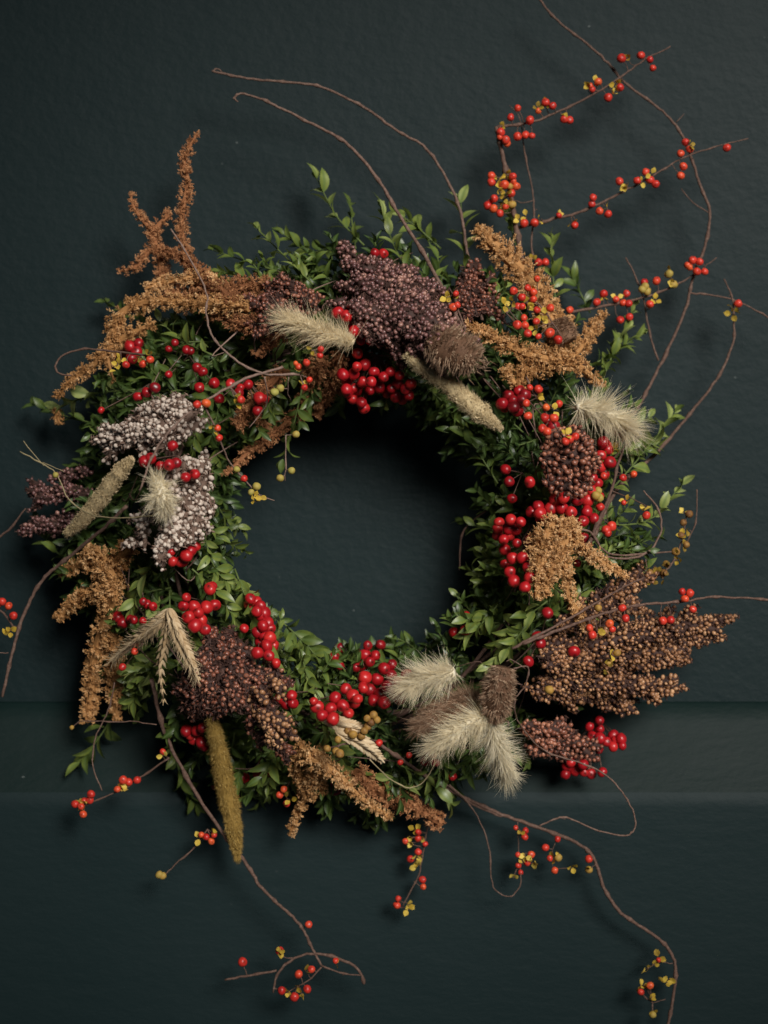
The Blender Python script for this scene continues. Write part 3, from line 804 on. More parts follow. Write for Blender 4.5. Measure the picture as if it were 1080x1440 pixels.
def bristle_head(name, cat, label, pts, rads, off, mat, n, hl, lean, w=0.42, tone=0.6, core_tone=0.4, group=None, stem=None, jit=0.3, tip_n=0, fluff=0.5, droop=0.15, seeds=0):
    rng = np.random.default_rng(int(pts[0][0] * 5 + pts[0][1]))
    C = path_w(pts, off, n=24); T, N, B = frames(C)
    R = np.interp(np.linspace(0, 1, 24), np.linspace(0, 1, len(rads)), rads) * (1 + 0.07 * np.sin(np.arange(24) * 1.9) + 0.05 * rng.normal(size=24))
    th = thing(name, label, cat, C[0], group)
    gc = Geo(); tube(gc, C, R * K * 0.8, 12, core_tone)
    part('spike_core', gc, M[mat], th)
    g = Geo()
    ncl = max(20, n // 9)
    ci = rng.integers(0, 24, ncl); ca = rng.uniform(0, 2 * math.pi, ncl); pick = rng.integers(0, ncl, n)
    idx = np.clip(ci[pick] + rng.integers(-1, 2, n), 0, 23); a = ca[pick] + rng.normal(size=n) * 0.12
    cj = rng.normal(size=(ncl, 3)) * jit
    fr = rng.uniform(0, 1, n)[:, None]; j = np.minimum(idx + 1, 23)
    cpos = C[idx] * (1 - fr) + C[j] * fr
    nn = np.cos(a)[:, None] * N[idx] + np.sin(a)[:, None] * B[idx]
    roots = cpos + nn * (R[idx] * K * 0.75)[:, None]
    tt = idx / 23.0
    ll = lean * (0.5 + 1.2 * tt)
    dirs = nn + T[idx] * ll[:, None] + cj[pick] + rng.normal(size=(n, 3)) * jit * 0.35
    lens = hl * K * np.clip(rng.normal(0.72, 0.25, n), 0.25, 1.25) * (0.6 + 0.4 * np.sin(math.pi * np.clip(tt * 0.8 + 0.2, 0, 1)))
    hairs(g, roots, dirs, lens, w * K, np.clip(tone + rng.normal(size=n) * 0.15, 0, 1), rng, droop)
    if tip_n:
        dirs = T[[-1] * tip_n] * 1.0 + rng.normal(size=(tip_n, 3)) * 0.5
        roots = C[-1] + rng.normal(size=(tip_n, 3)) * R[-1] * K * 0.4
        hairs(g, roots, dirs, hl * K * rng.uniform(0.6, 1.15, tip_n), w * K, np.clip(tone + rng.normal(size=tip_n) * 0.15, 0, 1), rng, droop)
    if fluff:
        m = int(n * fluff)
        idx = rng.integers(0, 24, m); a = rng.uniform(0, 2 * math.pi, m)
        nn = np.cos(a)[:, None] * N[idx] + np.sin(a)[:, None] * B[idx]
        roots = C[idx] + (C[np.minimum(idx + 1, 23)] - C[idx]) * rng.uniform(0, 1, (m, 1)) + nn * (R[idx] * K * 0.72)[:, None]
        hairs(g, roots, nn + T[idx] * 0.7 + rng.normal(size=(m, 3)) * 0.45, hl * 0.30 * K * rng.uniform(0.5, 1.2, m), w * 1.5 * K, np.clip(tone + 0.1 + rng.normal(size=m) * 0.12, 0, 1), rng, droop, segs=2)
    part('bristles', g, M[mat], th, kind='stuff')
    if seeds:
        gs = Geo(); m = seeds
        idx = rng.integers(0, 24, m); a = rng.uniform(0, 2 * math.pi, m)
        nn = np.cos(a)[:, None] * N[idx] + np.sin(a)[:, None] * B[idx]
        P = C[idx] + (C[np.minimum(idx + 1, 23)] - C[idx]) * rng.uniform(0, 1, (m, 1)) + nn * (R[idx] * K * 0.85)[:, None]
        gs.inst(FLORET, rot_to(nn + T[idx] * 0.9 + rng.normal(size=(m, 3)) * 0.2, rng) * (K * 1.9 * rng.uniform(.7, 1.2, m))[:, None, None], P, np.clip(tone + rng.normal(size=m) * 0.2, 0, 1))
        part('grains', gs, M[mat], th, smooth=False, kind='stuff')
    if stem:
        gs = Geo(); tube(gs, path_w(stem, off - 0.008), 1.2 * K, 5, 0.4)
        part('stem', gs, M['pale_stem'], th)
    return th
BT = 'cream bunny tail grasses'
bristle_head('bunny_tail_grass', 'grass', 'soft greyish cream bunny tail below the purple sorghum at the top', [(498,482),(460,470),(425,457),(408,452)], [4,8,8,3], 0.05, 'cream', 952, 37, 0.9, 0.42, 0.42, 0.9, BT, fluff=1.7, jit=.35, tip_n=160)
bristle_head('bunny_tail_grass', 'grass', 'wide spreading cream bunny tail on the upper right rim', [(812,572),(840,578),(866,592),(880,602)], [5,11,12,5], 0.045, 'cream', 1076, 47, 0.55, 0.42, 0.80, 0.9, BT, fluff=1.7, jit=.35, tip_n=150)
bristle_head('bunny_tail_grass', 'grass', 'small round cream bunny tail seen end on over the grey seeds', [(219,672,.052),(223,686,.066),(228,703,.070),(231,714,.066)], [6,12,12,5], 0.062, 'cream', 702, 29, 0.35, 0.42, 0.77, 0.9, BT, fluff=1.7, jit=.35, tip_n=120)
bristle_head('bunny_tail_grass', 'grass', 'cream bunny tail pointing left at the bottom of the opening', [(640,945),(618,950),(592,955),(578,962)], [6,13,13,6], 0.045, 'cream', 993, 39, 0.8, 0.42, 0.81, 0.9, BT, fluff=1.7, jit=.3, tip_n=200)
bristle_head('bunny_tail_grass', 'grass', 'cream bunny tail pointing down left below the brown teasel', [(690,1008),(668,1015),(640,1030),(618,1045)], [7,11,12,6], 0.05, 'cream', 952, 37, 1.0, 0.42, 0.75, 0.9, BT, fluff=1.7, jit=.3, tip_n=220)
bristle_head('bunny_tail_grass', 'grass', 'lowest cream bunny tail pointing straight down over the ledge edge', [(692,1018),(698,1045),(706,1070),(712,1086)], [7,12,13,7], 0.052, 'cream', 1035, 35, 0.75, 0.42, 0.87, 0.9, BT, fluff=1.7, jit=.3, tip_n=240)
TG = 'brown teasel heads'
bristle_head('teasel_head', 'seed head', 'round brown teasel head below the large purple sorghum', [(600,478),(620,485),(648,498),(668,510)], [16,33,34,18], 0.045, 'taupe', 1900, 14, 0.15, 0.75, 0.66, 0.08, TG, jit=.16, tip_n=60, fluff=.8, droop=.03)
bristle_head('teasel_head', 'seed head', 'upright brown teasel head between the cream bunny tails at the bottom', [(708,938),(702,962),(698,990),(694,1008)], [15,25,24,14], 0.05, 'taupe', 1700, 10, 0.15, 0.75, 0.66, 0.08, TG, jit=.16, tip_n=60, fluff=.8, droop=.03)
bristle_head('teasel_head', 'seed head', 'blurred brown tuft of grass behind the left cream bunny tail', [(690,1000),(650,990),(615,1005),(590,1020)], [14,18,16,8], 0.02, 'taupe', 2600, 24, 0.9, 0.5, 0.62, 0.35, TG, jit=.35, tip_n=100)
bristle_head('teasel_head', 'seed head', 'brown bristly hump at the fork of the caramel plume', [(785,450),(790,462),(800,480)], [10,18,16], 0.05, 'taupe', 1500, 9, 0.35, 0.5, 0.5, 0.3, TG, jit=.25, fluff=.6)
SP = 'long straw spikes'
bristle_head('foxtail_spike', 'grass', 'straw coloured spike slanting across the upper inner rim beside the teasel', [(570,497),(600,520),(640,550),(675,580),(705,604)], [5,11,14,15,3], 0.045, 'straw', 3600, 8, -0.5, 0.40, 0.5, 0.42, SP, jit=.25, fluff=.4, seeds=1300)
bristle_head('foxtail_spike', 'grass', 'straw coloured spike at the far left below the upper grey seed head', [(92,752),(115,732),(142,700),(168,665),(185,645)], [5,12,14,13,4], 0.04, 'straw', 2600, 5, -0.5, 0.40, 0.42, 0.36, SP, jit=.25, fluff=.4, seeds=1400)
bristle_head('foxtail_spike', 'grass', 'long mustard spike hanging below the lower left rim', [(296,1000),(304,1040),(316,1100),(328,1160),(334,1208)], [5,13,16,14,3], 0.035, 'mustard', 5200, 7, 0.5, 0.36, 0.5, 0.42, SP, jit=.25, fluff=.4, seeds=2000, tip_n=60)

def ear(label, pts, rad, off, awn, mat='wheat', n=30, tone=0.55, name='wheat_ear', sz=1.0):
    rng = np.random.default_rng(int(pts[0][0] + pts[0][1]))
    C = path_w(pts, off, n=n); T, N, B = frames(C)
    th = thing(name, label, 'wheat', C[0], 'wheat and oat ears')
    g = Geo(); tube(g, C, 1.4 * K, 6, tone - .2)
    part('stem', g, M[mat], th)
    G2 = Geo(); H = Geo()
    grain = sphere_T(7, 6, 0.36, 0.26, 1)
    grain[0][:, 0] *= (1 - 0.45 * grain[0][:, 2])
    for i in range(n):
        t = i / (n - 1); r = rad * (0.55 + 0.6 * math.sin(math.pi * min(1, t * 0.8 + 0.25)))
        for sg in (-1, 1, 0):
            lat = B[i] * sg + N[i] * (0.25 if sg else 1.0)
            lat = nrm(lat + rng.normal(size=3) * 0.12)
            d = nrm(T[i] * 1.0 + lat * 0.55)
            p = C[i] + lat * r * 0.45 * K
            x = nrm(np.cross(d, N[i])); y = np.cross(d, x)
            Rm = np.stack([x, y, d], axis=1)
            G2.inst(grain, (Rm * r * 0.95 * sz * K)[None], p[None], [float(np.clip(tone + rng.normal() * 0.15, 0, 1))])
            if awn:
                hairs(H, np.repeat((p + d * r * 0.7 * K)[None], 2, 0), d + lat * 0.25 + rng.normal(size=(2, 3)) * 0.12, awn * K * rng.uniform(.6, 1.1, 2), 0.42 * K, np.full(2, tone + .15), rng, 0.1)
    part('grains', G2, M[mat], th, kind='stuff')
    if awn: part('awns', H, M[mat], th, kind='stuff')
    return th
ear('wheat ear with awns pointing down left over the lower left greenery', [(236,862),(212,885),(185,905),(158,928)], 9, 0.035, 14)
ear('wheat ear with awns pointing down right in front of the dark sorghum', [(240,862),(252,895),(266,925),(278,955)], 9, 0.04, 14)
ear('thin oat ear hanging between the two wheat ears', [(238,868),(232,905),(226,940),(230,985)], 8, 0.036, 5, n=11, tone=0.5, name='oat_ear')
ear('upper pale braided wheat ear below the front red berries', [(462,1012),(485,1020),(512,1024)], 10, 0.04, 0, n=11, tone=0.75, sz=1.15)
ear('lower pale braided wheat ear below the front red berries', [(480,1030),(505,1042),(522,1055),(536,1068)], 10, 0.042, 0, n=12, tone=0.75, sz=1.15)

# ------------------------------------------------------------------ red berries
def berry_mesh(name, mat, oblate, tip, seg=14, ring=10, lobes=0, tw=0.0):
    v, f, m = sphere_T(seg, ring, 1, 1, oblate)
    for i, p in enumerate(v):
        if p[2] > 0.93 * oblate: m[i] = 1.0 if p[2] > 0.985 * oblate else 0.3; v[i, 2] -= 0.06
        if p[2] < -0.9 * oblate: v[i, 2] += 0.08
        dd = np.array([math.sin(3.1 * p[0] + tw) * 0.035 + math.sin(4.3 * p[1] + 2 * tw) * 0.03]); v[i] *= 1 + dd[0]
        if lobes: v[i, :2] *= 1 + 0.05 * math.cos(lobes * math.atan2(p[1], p[0]))
    g = Geo(); g.add(v, f, np.stack([np.full(len(v), 0.5), m * tip], axis=1))
    return mesh_from(name, g, mat, True, np.zeros(3))[0]
ILEX = [berry_mesh("berry", M['ilex'], o_, 1, tw=t_) for o_, t_ in ((0.96, 0), (1.1, 1), (0.88, 2.2), (1.02, 3.1), (0.93, 4.4), (1.15, 5.2))]
BITT = [berry_mesh("berry", M['bitter'], 0.94, .8, lobes=3), berry_mesh("berry", M['bitter'], 1.02, .8, lobes=0, tw=2)]

def rand_R(rng, prefer=None):
    d = nrm(rng.normal(size=3) + (prefer if prefer is not None else 0))
    return rot_to(d[None], rng)[0]

def red_cluster(label, berries, off, r=8.9, tone=0.55, spread=0.006, root=None):
    rng = np.random.default_rng(int(berries[0][0] * 2 + berries[0][1]))
    cx = np.mean([b[0] for b in berries]); cy = np.mean([b[1] for b in berries])
    if root is None: root = (cx, cy)
    rootw = W(root[0], root[1], max(0.03, depth(root[0], root[1], off - 0.03)))
    th = thing('red_berry_sprig', label, 'berry sprig', rootw, 'red berry sprigs')
    gs = Geo()
    sub = None
    nb = len(berries)
    for k, b in enumerate(berries):
        d = depth(b[0], b[1], off) + rng.normal() * spread
        p = W(b[0], b[1], d)
        rr = (b[2] if len(b) > 2 else r * rng.uniform(0.84, 1.06)) * K * 0.96
        q = rootw + (p - rootw) * 0.35 + np.array([0, 0.004, 0.0])
        tube(gs, catmull([rootw, q, p + np.array([0, rr * 0.5, 0])], 6), 0.8 * K, 4, 0.45, cap=False)
        R = rand_R(rng, np.array([0, -1.1, -0.5]))
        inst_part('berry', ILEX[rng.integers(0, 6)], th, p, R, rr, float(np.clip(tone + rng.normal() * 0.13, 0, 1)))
    part('stem', gs, M['woody'], th)
    return th

red_cluster('large bunch of red berries under the purple sorghum at the top of the opening',
  [(482,527),(513,513),(549,523),(497,526),(539,530),(510,537),(522,537),(488,539),(497,546),(533,545),(551,546),(545,552),(489,551),(496,561),(509,558),(508,566),(512,574),(526,523),(487,548),(560,540),(570,547),(575,556),(566,562),(556,558),(520,549),(502,516),(562,528),(578,540),(503,550)], 0.038, root=(530,500))
red_cluster('red berries peeking between the hazy bunny tail and the purple sorghum',
  [(475,440),(490,455),(507,459),(508,477),(521,477),(503,497),(498,466),(515,470),(487,445)], 0.028)
red_cluster('pair of red berries on top of the purple sorghum head', [(527,356,7),(539,357,8)], 0.03)
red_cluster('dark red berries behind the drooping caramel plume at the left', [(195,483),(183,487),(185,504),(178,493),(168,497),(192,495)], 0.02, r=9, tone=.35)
red_cluster('scattered small red berries among leaves at the upper left', [(246,482,6),(237,491,6),(262,492,7),(268,494,6),(277,517,7.5),(285,523,7.5),(237,527,6),(280,545,8),(301,539,8)], 0.012, tone=.38, root=(265,500))
red_cluster('three red berries above the upper grey seed head', [(218,545),(206,552),(194,558),(142,577,5.5)], 0.04, r=8.5, root=(210,540))
red_cluster('red berries between the two grey seed heads', [(243,627,8),(203,649,9),(212,645,8),(238,654,8.5),(248,651,8),(261,671,8),(274,667,8),(226,655,7)], 0.062, root=(250,640))
red_cluster('red berries in the brown plume at the upper left inner rim', [(349,541,8),(336,552,7),(365,560,9),(371,562,8),(362,578,8.5),(308,561,8),(324,540,7),(338,545,6)], 0.034, root=(345,530))
red_cluster('red berries tucked under the lower grey seed head', [(249,764),(262,782),(257,789),(253,790),(243,790,7),(275,768,8),(268,775),(240,776,7)], 0.03, root=(258,760))
red_cluster('red berries above the dark fuzzy sorghum beside the wheat', [(295,828,9.5),(299,824,7),(258,852),(273,853,9),(290,854,10),(302,851,9),(265,868,10),(283,873),(274,880,10),(288,885,9),(279,862,8),(262,840,7)], 0.036, root=(285,845))
red_cluster('small red berries behind the left wheat ear', [(207,850),(201,846,6),(183,870,6),(188,872,7),(201,873,6),(166,868,9),(172,876,9),(215,853,7)], 0.02, tone=.4, r=8)
red_cluster('bright red berries in a column along the lower left inner rim', [(352,842),(359,846),(361,860),(367,865),(372,862),(376,876),(380,884),(343,884,7),(362,889),(372,895),(379,897),(367,902),(375,908),(385,908),(362,918),(388,933,8),(378,922),(370,880),(350,850,8),(366,852)], 0.048, r=9.5, root=(365,890))
red_cluster('red berries half hidden right of the orange brown sorghum', [(395,982),(410,978),(412,989),(402,990,8)], 0.015, tone=.42)
red_cluster('red berries left of the mustard spike', [(262,1028),(276,1028),(285,1023),(272,1040),(283,1044),(286,1049),(268,1034,8),(279,1035)], 0.022, r=9, root=(275,1010))
red_cluster('front bunch of shiny red berries above the braided wheat ears', [(513,953),(486,969),(511,967),(496,978),(471,981),(482,993),(498,988),(465,997),(446,994),(453,1006),(468,1011),(441,986,6),(503,983,8),(490,1003,8)], 0.052, r=9.6, root=(480,975), tone=.68)
red_cluster('blurred red berries rising into the bottom of the opening', [(478,912),(470,923,8),(471,931,8),(517,908),(535,907,8),(513,921),(520,931),(510,936),(478,936,7),(500,938,8),(528,922,8)], 0.008, r=9, tone=.35, root=(505,960))
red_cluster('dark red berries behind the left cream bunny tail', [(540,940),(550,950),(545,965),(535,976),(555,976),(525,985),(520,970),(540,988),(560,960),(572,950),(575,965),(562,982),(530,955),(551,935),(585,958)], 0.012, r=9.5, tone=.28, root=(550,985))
red_cluster('three red berries on the lower right inner rim', [(655,867,8.5),(638,889,8),(655,886,8.5)], 0.012, root=(675,895), tone=.42)
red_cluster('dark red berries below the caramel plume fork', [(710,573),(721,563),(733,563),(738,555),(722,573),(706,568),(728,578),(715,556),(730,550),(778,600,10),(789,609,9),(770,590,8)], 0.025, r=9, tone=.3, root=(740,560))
red_cluster('three single red berries on the green right inner rim', [(711,660,8),(716,677,8),(745,678,8.5),(720,701,7.5)], 0.035, root=(735,665))
red_cluster('long bunch of red berries hanging down the right inner rim', [(702,735),(718,731),(732,734),(715,743),(700,743),(700,753),(708,759),(716,753),(710,773),(720,785),(735,784),(710,793),(717,804),(723,817),(738,826),(745,812),(727,764,7),(745,760,8),(742,798,8),(725,745)], 0.034, r=9.4, root=(740,765), tone=.62)
red_cluster('red berries wrapped around the lower right side of the round sorghum', [(747,720,8.5),(757,713),(759,722),(775,715),(762,731),(793,700),(790,715),(812,703),(825,719),(832,690),(832,672),(845,640),(843,657),(858,650),(855,632),(820,733),(835,729),(803,720),(850,668),(836,652),(842,698),(848,622),(826,703),(815,690),(840,680),(782,702)], 0.024, r=9.6, root=(815,700), tone=.52)
red_cluster('red berries behind the hanging tan plume', [(820,757,9),(812,792,6),(826,764,7)], 0.01, tone=.4)
red_cluster('red berries at the left edge of the fan shaped sorghum', [(807,916,9),(743,930,8),(760,905,8),(770,862,8),(756,896,9)], 0.04, root=(760,900), tone=.4)
red_cluster('red berries hanging on the ledge beside the small reddish sorghum', [(843,1013),(843,1025),(844,1038),(862,1034),(866,1040),(873,1039),(862,1050),(875,1049),(841,1053),(853,1043),(829,1048),(833,1036),(824,1063),(820,1075),(821,1086),(809,1084),(795,1089),(831,1088),(847,1086),(797,1078,8),(803,1072,8),(829,1022,7)], 0.012, r=8.6, root=(835,1005), tone=.55)
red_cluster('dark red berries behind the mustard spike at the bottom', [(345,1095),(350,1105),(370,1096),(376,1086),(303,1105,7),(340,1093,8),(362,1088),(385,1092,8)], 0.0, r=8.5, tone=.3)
red_cluster('pair of dark red berries below the brown plume at the bottom', [(464,1108),(472,1111),(458,1113,7)], 0.004, tone=.35)
red_cluster('red berries under the right bottom bunny tail leaves', [(605,1060,7),(598,1070,8),(636,1092,7),(612,1072,7)], 0.01, tone=.4)

# ------------------------------------------------------------------ bittersweet vines and bare twigs
def husk_mesh(n, open_, seed):
    rng = np.random.default_rng(seed); g = Geo()
    T = leaf_T(0.40, -0.18, 0.45, 1.0, 5)
    for k in range(n):
        a = 2 * math.pi * k / 3 + rng.normal() * 0.2
        x = nrm(np.array([math.cos(a) * math.sin(open_), math.sin(a) * math.sin(open_), math.cos(open_)]))
        z = nrm(np.array([-math.cos(a), -math.sin(a), 0.6])); z = nrm(z - x * np.dot(x, z)); y = np.cross(z, x)
        R = np.stack([x, y, z], axis=1) * rng.uniform(1.6, 2.1)
        V = T[0] @ R.T
        V += np.array([math.cos(a), math.sin(a), 0]) * 0.25 - np.array([0, 0, 0.6])
        g.add(V, T[1], np.stack([np.full(len(V), 0.5 + rng.normal() * 0.1), T[2] * 0], axis=1))
    return mesh_from("husk", g, M['husk'], True, np.zeros(3))[0]
HUSK = [husk_mesh(3, 1.15, 1), husk_mesh(2, 1.0, 2), husk_mesh(3, 0.75, 3), husk_mesh(2, 1.4, 4)]
CAPS = [berry_mesh("capsule", M['capsule'], 1.12, 0, lobes=3)]

def twig_tube(g, pts, r0, r1, off, tone=0.5, knots=True):
    C = path_w(pts, off, wob=0.10)
    n = len(C)
    C[1:-1, 0] += RNG.normal(size=n - 2) * 0.45 * K; C[1:-1, 2] += RNG.normal(size=n - 2) * 0.45 * K
    R = np.linspace(r0, r1, n) * K * (1 + 0.07 * RNG.normal(size=n))
    if knots:
        for k in range(4, n - 2, 9):
            k2 = min(n - 2, k + int(RNG.integers(0, 4)))
            R[k2] *= 1.55
            if r0 > 0.9 and RNG.uniform() < 0.6:       # bud or broken spur at the node
                d = nrm(RNG.normal(size=3)); d[1] *= 0.4
                tube(g, np.array([C[k2], C[k2] + d * 3.4 * K * RNG.uniform(.7, 1.6)]), np.array([0.9, 0.35]) * K, 4, tone)
    tube(g, C, R, 7, tone)
    return C

def vine(label, paths, berries=(), husks=(), caps=(), off=0.01, tone=0.5, r=5.9, name='bittersweet_vine', cat='vine', mat='woody', group='bittersweet vines', btone=0.45, ctone=0.5, htone=0.48):
    """paths: (pts, r0, r1)"""
    rng = np.random.default_rng(int(paths[0][0][0][0] * 2 + paths[0][0][0][1] * 3 + 5) if paths else 3)
    p0 = paths[0][0][0]
    th = thing(name, label, cat, W(p0[0], p0[1], depth(p0[0], p0[1], off)), group)
    g = Geo(); allc = []
    for (pts, r0, r1) in paths:
        allc.append(twig_tube(g, pts, r0, r1, off, tone))
    A = np.concatenate(allc)
    def place(b, dz):
        p = W(b[0], b[1], depth(b[0], b[1], off))
        dist = (A[:, 0] - p[0]) ** 2 + (A[:, 2] - p[2]) ** 2
        j = int(np.argmin(dist)); q = A[j]
        # stay at the depth of the nearest bit of vine, a few millimetres proud of it
        dd = -q[1] + (rng.uniform(0.001, 0.006) if dz is None else dz)
        p = W(b[0], b[1], dd)
        return p, q
    for b in berries:
        p, q = place(b, None)
        rr = (b[2] * 0.94 if len(b) > 2 else r * rng.uniform(0.86, 1.08)) * K
        if np.linalg.norm(p - q) < 45 * K:
            tube(g, catmull([q, (p + q) / 2 + rng.normal(size=3) * 1.5 * K, p], 5), 0.65 * K, 4, tone, cap=False)
        inst_part('berry', BITT[rng.integers(0, 2)], th, p, rand_R(rng, np.array([0, -0.9, 0])), rr, float(np.clip(btone + rng.normal() * 0.2, 0, 1)))
    for b in husks:
        p, q = place(b, None)
        if np.linalg.norm(p - q) < 45 * K:
            tube(g, catmull([q, (p + q) / 2 + rng.normal(size=3) * 1.5 * K, p], 5), 0.65 * K, 4, tone, cap=False)
        inst_part('husk', HUSK[rng.integers(0, 4)], th, p, rand_R(rng, np.array([0, -1.4, 0])), r * K * rng.uniform(0.8, 1.05), float(np.clip(htone + rng.normal() * 0.24, 0, 1)))
    for b in caps:
        p, q = place(b, None)
        if np.linalg.norm(p - q) < 45 * K:
            tube(g, catmull([q, (p + q) / 2, p], 5), 0.65 * K, 4, tone, cap=False)
        inst_part('capsule', CAPS[0], th, p, rand_R(rng, None), r * K * rng.uniform(0.85, 1.1), float(np.clip(ctone + rng.normal() * 0.12, 0, 1)))
    part('twig', g, M[mat], th)
    return th

vine('upright bittersweet stem at the upper right carrying two long berried arms',
 [([(735,370),(724,310),(716,262),(706,215),(698,178)], 4.3, 3.4),
  ([(700,178),(745,172),(790,155),(830,135),(870,110),(905,85),(943,65)], 2.2, 0.9),
  ([(728,320),(770,310),(810,300),(850,283),(890,262),(930,240),(960,222),(1000,208),(1052,195)], 2.4, 0.8),
  ([(722,282),(735,285),(752,281)], 0.9, 0.6)],
 [(728,152),(718,165),(745,169,7),(739,190,6.5),(728,192),(748,191,5),(767,144),(777,149),(757,156,5),(704,186,7),(711,197,7),(703,193,5),(713,202,6),(793,168),(801,169),(830,121,5),(841,115),(833,126,5),(855,137,7),(872,123),(874,82,7.5),(901,78),(914,84),(918,96),
  (691,247,6.5),(691,256,6.5),(721,248,6),(722,255,5),(726,262),(709,260,7.5),(719,272,6.5),(686,289,7),(695,279,6),(694,293,7),(703,300,6.5),(711,291,5),(690,284,5),(737,314,7),(752,313,7),(786,303,5),(808,317,6),(834,278),(832,287),(843,297),(855,301,6.5),(871,255,6.5),(896,254,6),(908,242,6),(914,253),(922,259),(957,216),(964,200),(970,210,6),(961,234),(957,247),(1022,208,6.5)],
 [(704,178),(756,150),(768,146),(795,161),(827,120),(836,114),(866,119),(863,130),(882,81),(700,250),(713,246),(703,260),(716,283),(706,288),(712,275),(730,308),(739,303),(760,308),(786,301),(805,314),(851,290),(877,263),(880,257),(902,258),(917,245),(972,203),(703,270)],
 [(717,262),(720,288)], off=0.005)
vine('long bare twig looping down the right from the top edge of the photo',
 [([(755,-6),(775,20),(800,42),(830,65),(858,92),(880,118),(915,143),(945,170),(965,200),(975,230),(985,262),(998,298),(993,340),(975,390),(965,430),(945,480),(920,530),(903,562),(880,600)], 1.7, 2.4),
  ([(998,300),(975,285),(958,265)], 1.0, 0.5), ([(951,172),(958,165),(962,160)], .9, .5),
  ([(880,362),(893,388),(905,420),(910,450),(918,485),(926,507)], 1.0, 1.5),
  ([(968,412),(1000,415),(1040,425),(1090,452)], 1.4, 1.0)], off=-0.005, name='bare_twig', cat='twig', group='long bare twigs')
vine('third bittersweet arm with berries and green capsules right of the caramel plume',
 [([(798,440),(850,430),(890,422),(930,410),(960,395),(985,380),(1008,362)], 2.2, 0.8),([(910,436),(922,428),(922,418)], .8, .6)],
 [(839,425),(849,413),(866,421),(881,413,6),(876,426),(884,427),(872,450,6.5),(885,446),(906,397),(923,395,6.5),(914,428,6.5),(967,373,6),(974,366,6.5),(984,368,6.5),(980,382,6.5),(991,382),(970,376,5),(801,436,6)],
 [(848,420),(940,383),(945,398),(922,421),(868,418)], [(907,403),(910,410),(903,407),(941,385),(947,400)], off=0.0, ctone=0.75)
vine('thin twig with one berry near the right edge crossing the bare branch',
 [([(1018,392),(1030,420),(1032,450),(1030,485),(1010,530),(980,570),(955,600),(920,640),(885,670),(860,700),(832,760)], 1.1, 3.2)],
 [(1038,427,6.5)], [(1026,433),(1029,442),(1034,436)], off=-0.004)
vine('thin upright twig beside the thick bittersweet stem',
 [([(733,175),(738,215),(748,265),(751,300),(747,345),(753,368)], 1.0, 1.4),([(733,175),(728,160),(716,148)], .9, .5)],
 [(757,369,6.5),(767,369,6.5)], [(749,364)], off=0.0)
vine('bittersweet berries and yellow husks lying on the thick caramel plume',
 [([(712,440),(735,425),(760,430),(790,475)], 1.4, 1.0)],
 [(722,409),(734,418),(742,405),(750,411),(728,431),(734,431),(750,421),(755,436),(774,433),(727,457,7),(738,458,6.5),(737,447,5.5),(754,452),(742,469),(773,468,7.5),(785,478,7),(757,473,5),(755,392,5)],
 [(746,407),(741,427),(718,425),(712,428),(760,445),(768,441),(751,463),(764,448),(745,432)], off=0.066)
vine('two bittersweet berries where the long twigs enter the top of the wreath',
 [([(655,465),(645,440),(640,420),(632,405)], 1.5, 1.0)], [(641,413,5),(637,432,6.5),(643,429,5)], [(634,415),(628,418)], off=0.045)
vine('bittersweet sprig with husks dangling at the right above the round sorghum',
 [([(740,530),(755,560),(775,590),(790,612),(812,622)], 1.4, 0.9),([(757,575),(775,570),(788,567)], .9, .7)],
 [(740,567,6),(757,547,6.5),(745,545,5),(786,568,6),(768,573),(766,587,6.5),(779,588,6.5),(742,585,6.5),(763,603,7),(769,607,6.5),(795,621,6),(801,618,6.5),(809,614,6)],
 [(779,577),(758,558),(797,610)], off=0.058)
vine('bittersweet berries with green capsules at the far right rim of the wreath',
 [([(825,770),(845,725),(860,690),(870,650),(882,620)], 3.0, 1.6),([(835,700),(848,670),(866,640),(900,610)], 1.4, 1.0),([(860,690),(885,700),(910,712)], 1.0, .7)],
 [(855,625,6),(849,669,5.5),(876,672,6),(891,667,5.5),(844,713,6.5),(877,707,4.5),(909,725,6.5),(852,745,7),(860,740,7.5),(855,750,6)],
 [(861,630),(866,634),(905,715),(880,703)], [(843,700),(838,697),(841,690)], off=0.025, tone=.35, ctone=.8)
vine('small bittersweet berries resting on the fan shaped sorghum along a long thin vine',
 [([(735,905),(790,885),(850,862),(905,850),(965,845),(1010,839),(1090,844)], 2.3, 1.6),([(720,912),(800,870),(860,835),(905,812)], 2.0, 1.2)],
 [(959,832),(970,834,6.5),(963,842,6.5),(974,857,6),(932,873),(943,872,6.5),(875,855,6.5),(880,870,6.5),(857,877),(861,885),(829,883,6),(833,893,6.5)],
 [(840,888),(843,884),(863,920),(858,930),(850,945)], [(841,855),(868,918),(856,932),(772,970)], off=0.05, ctone=.4)
vine('chain of golden brown capsules climbing above the fan shaped sorghum',
 [([(880,835),(910,815),(940,798),(958,765),(965,725)], 1.8, .9),([(980,688),(978,735),(965,765)], 1.0, .8)], [], [(905,812),(925,805),(916,818),(961,719),(969,722),(962,734),(969,746),(959,752),(964,767),(951,775),(953,788),(938,792),(935,805),(922,800),(912,808),(900,800),(932,814),(890,812)],
 [(969,723),(961,735),(958,753),(965,766),(950,776),(937,793),(934,806),(914,806)], off=0.02, ctone=.15, r=5.6, htone=0.2)
vine('curled tan tendril forming an open loop at the right rim',
 [([(800,742),(830,748),(850,775),(880,781),(912,778),(944,776)], 1.8, 1.0),([(905,690),(925,715),(930,745),(918,770),(890,785),(850,782),(820,765)], 1.2, 1.8),([(908,786),(910,800)], .8,.6)],
 off=0.03, name='curled_tendril', cat='twig', group='thin tendrils', tone=.65)
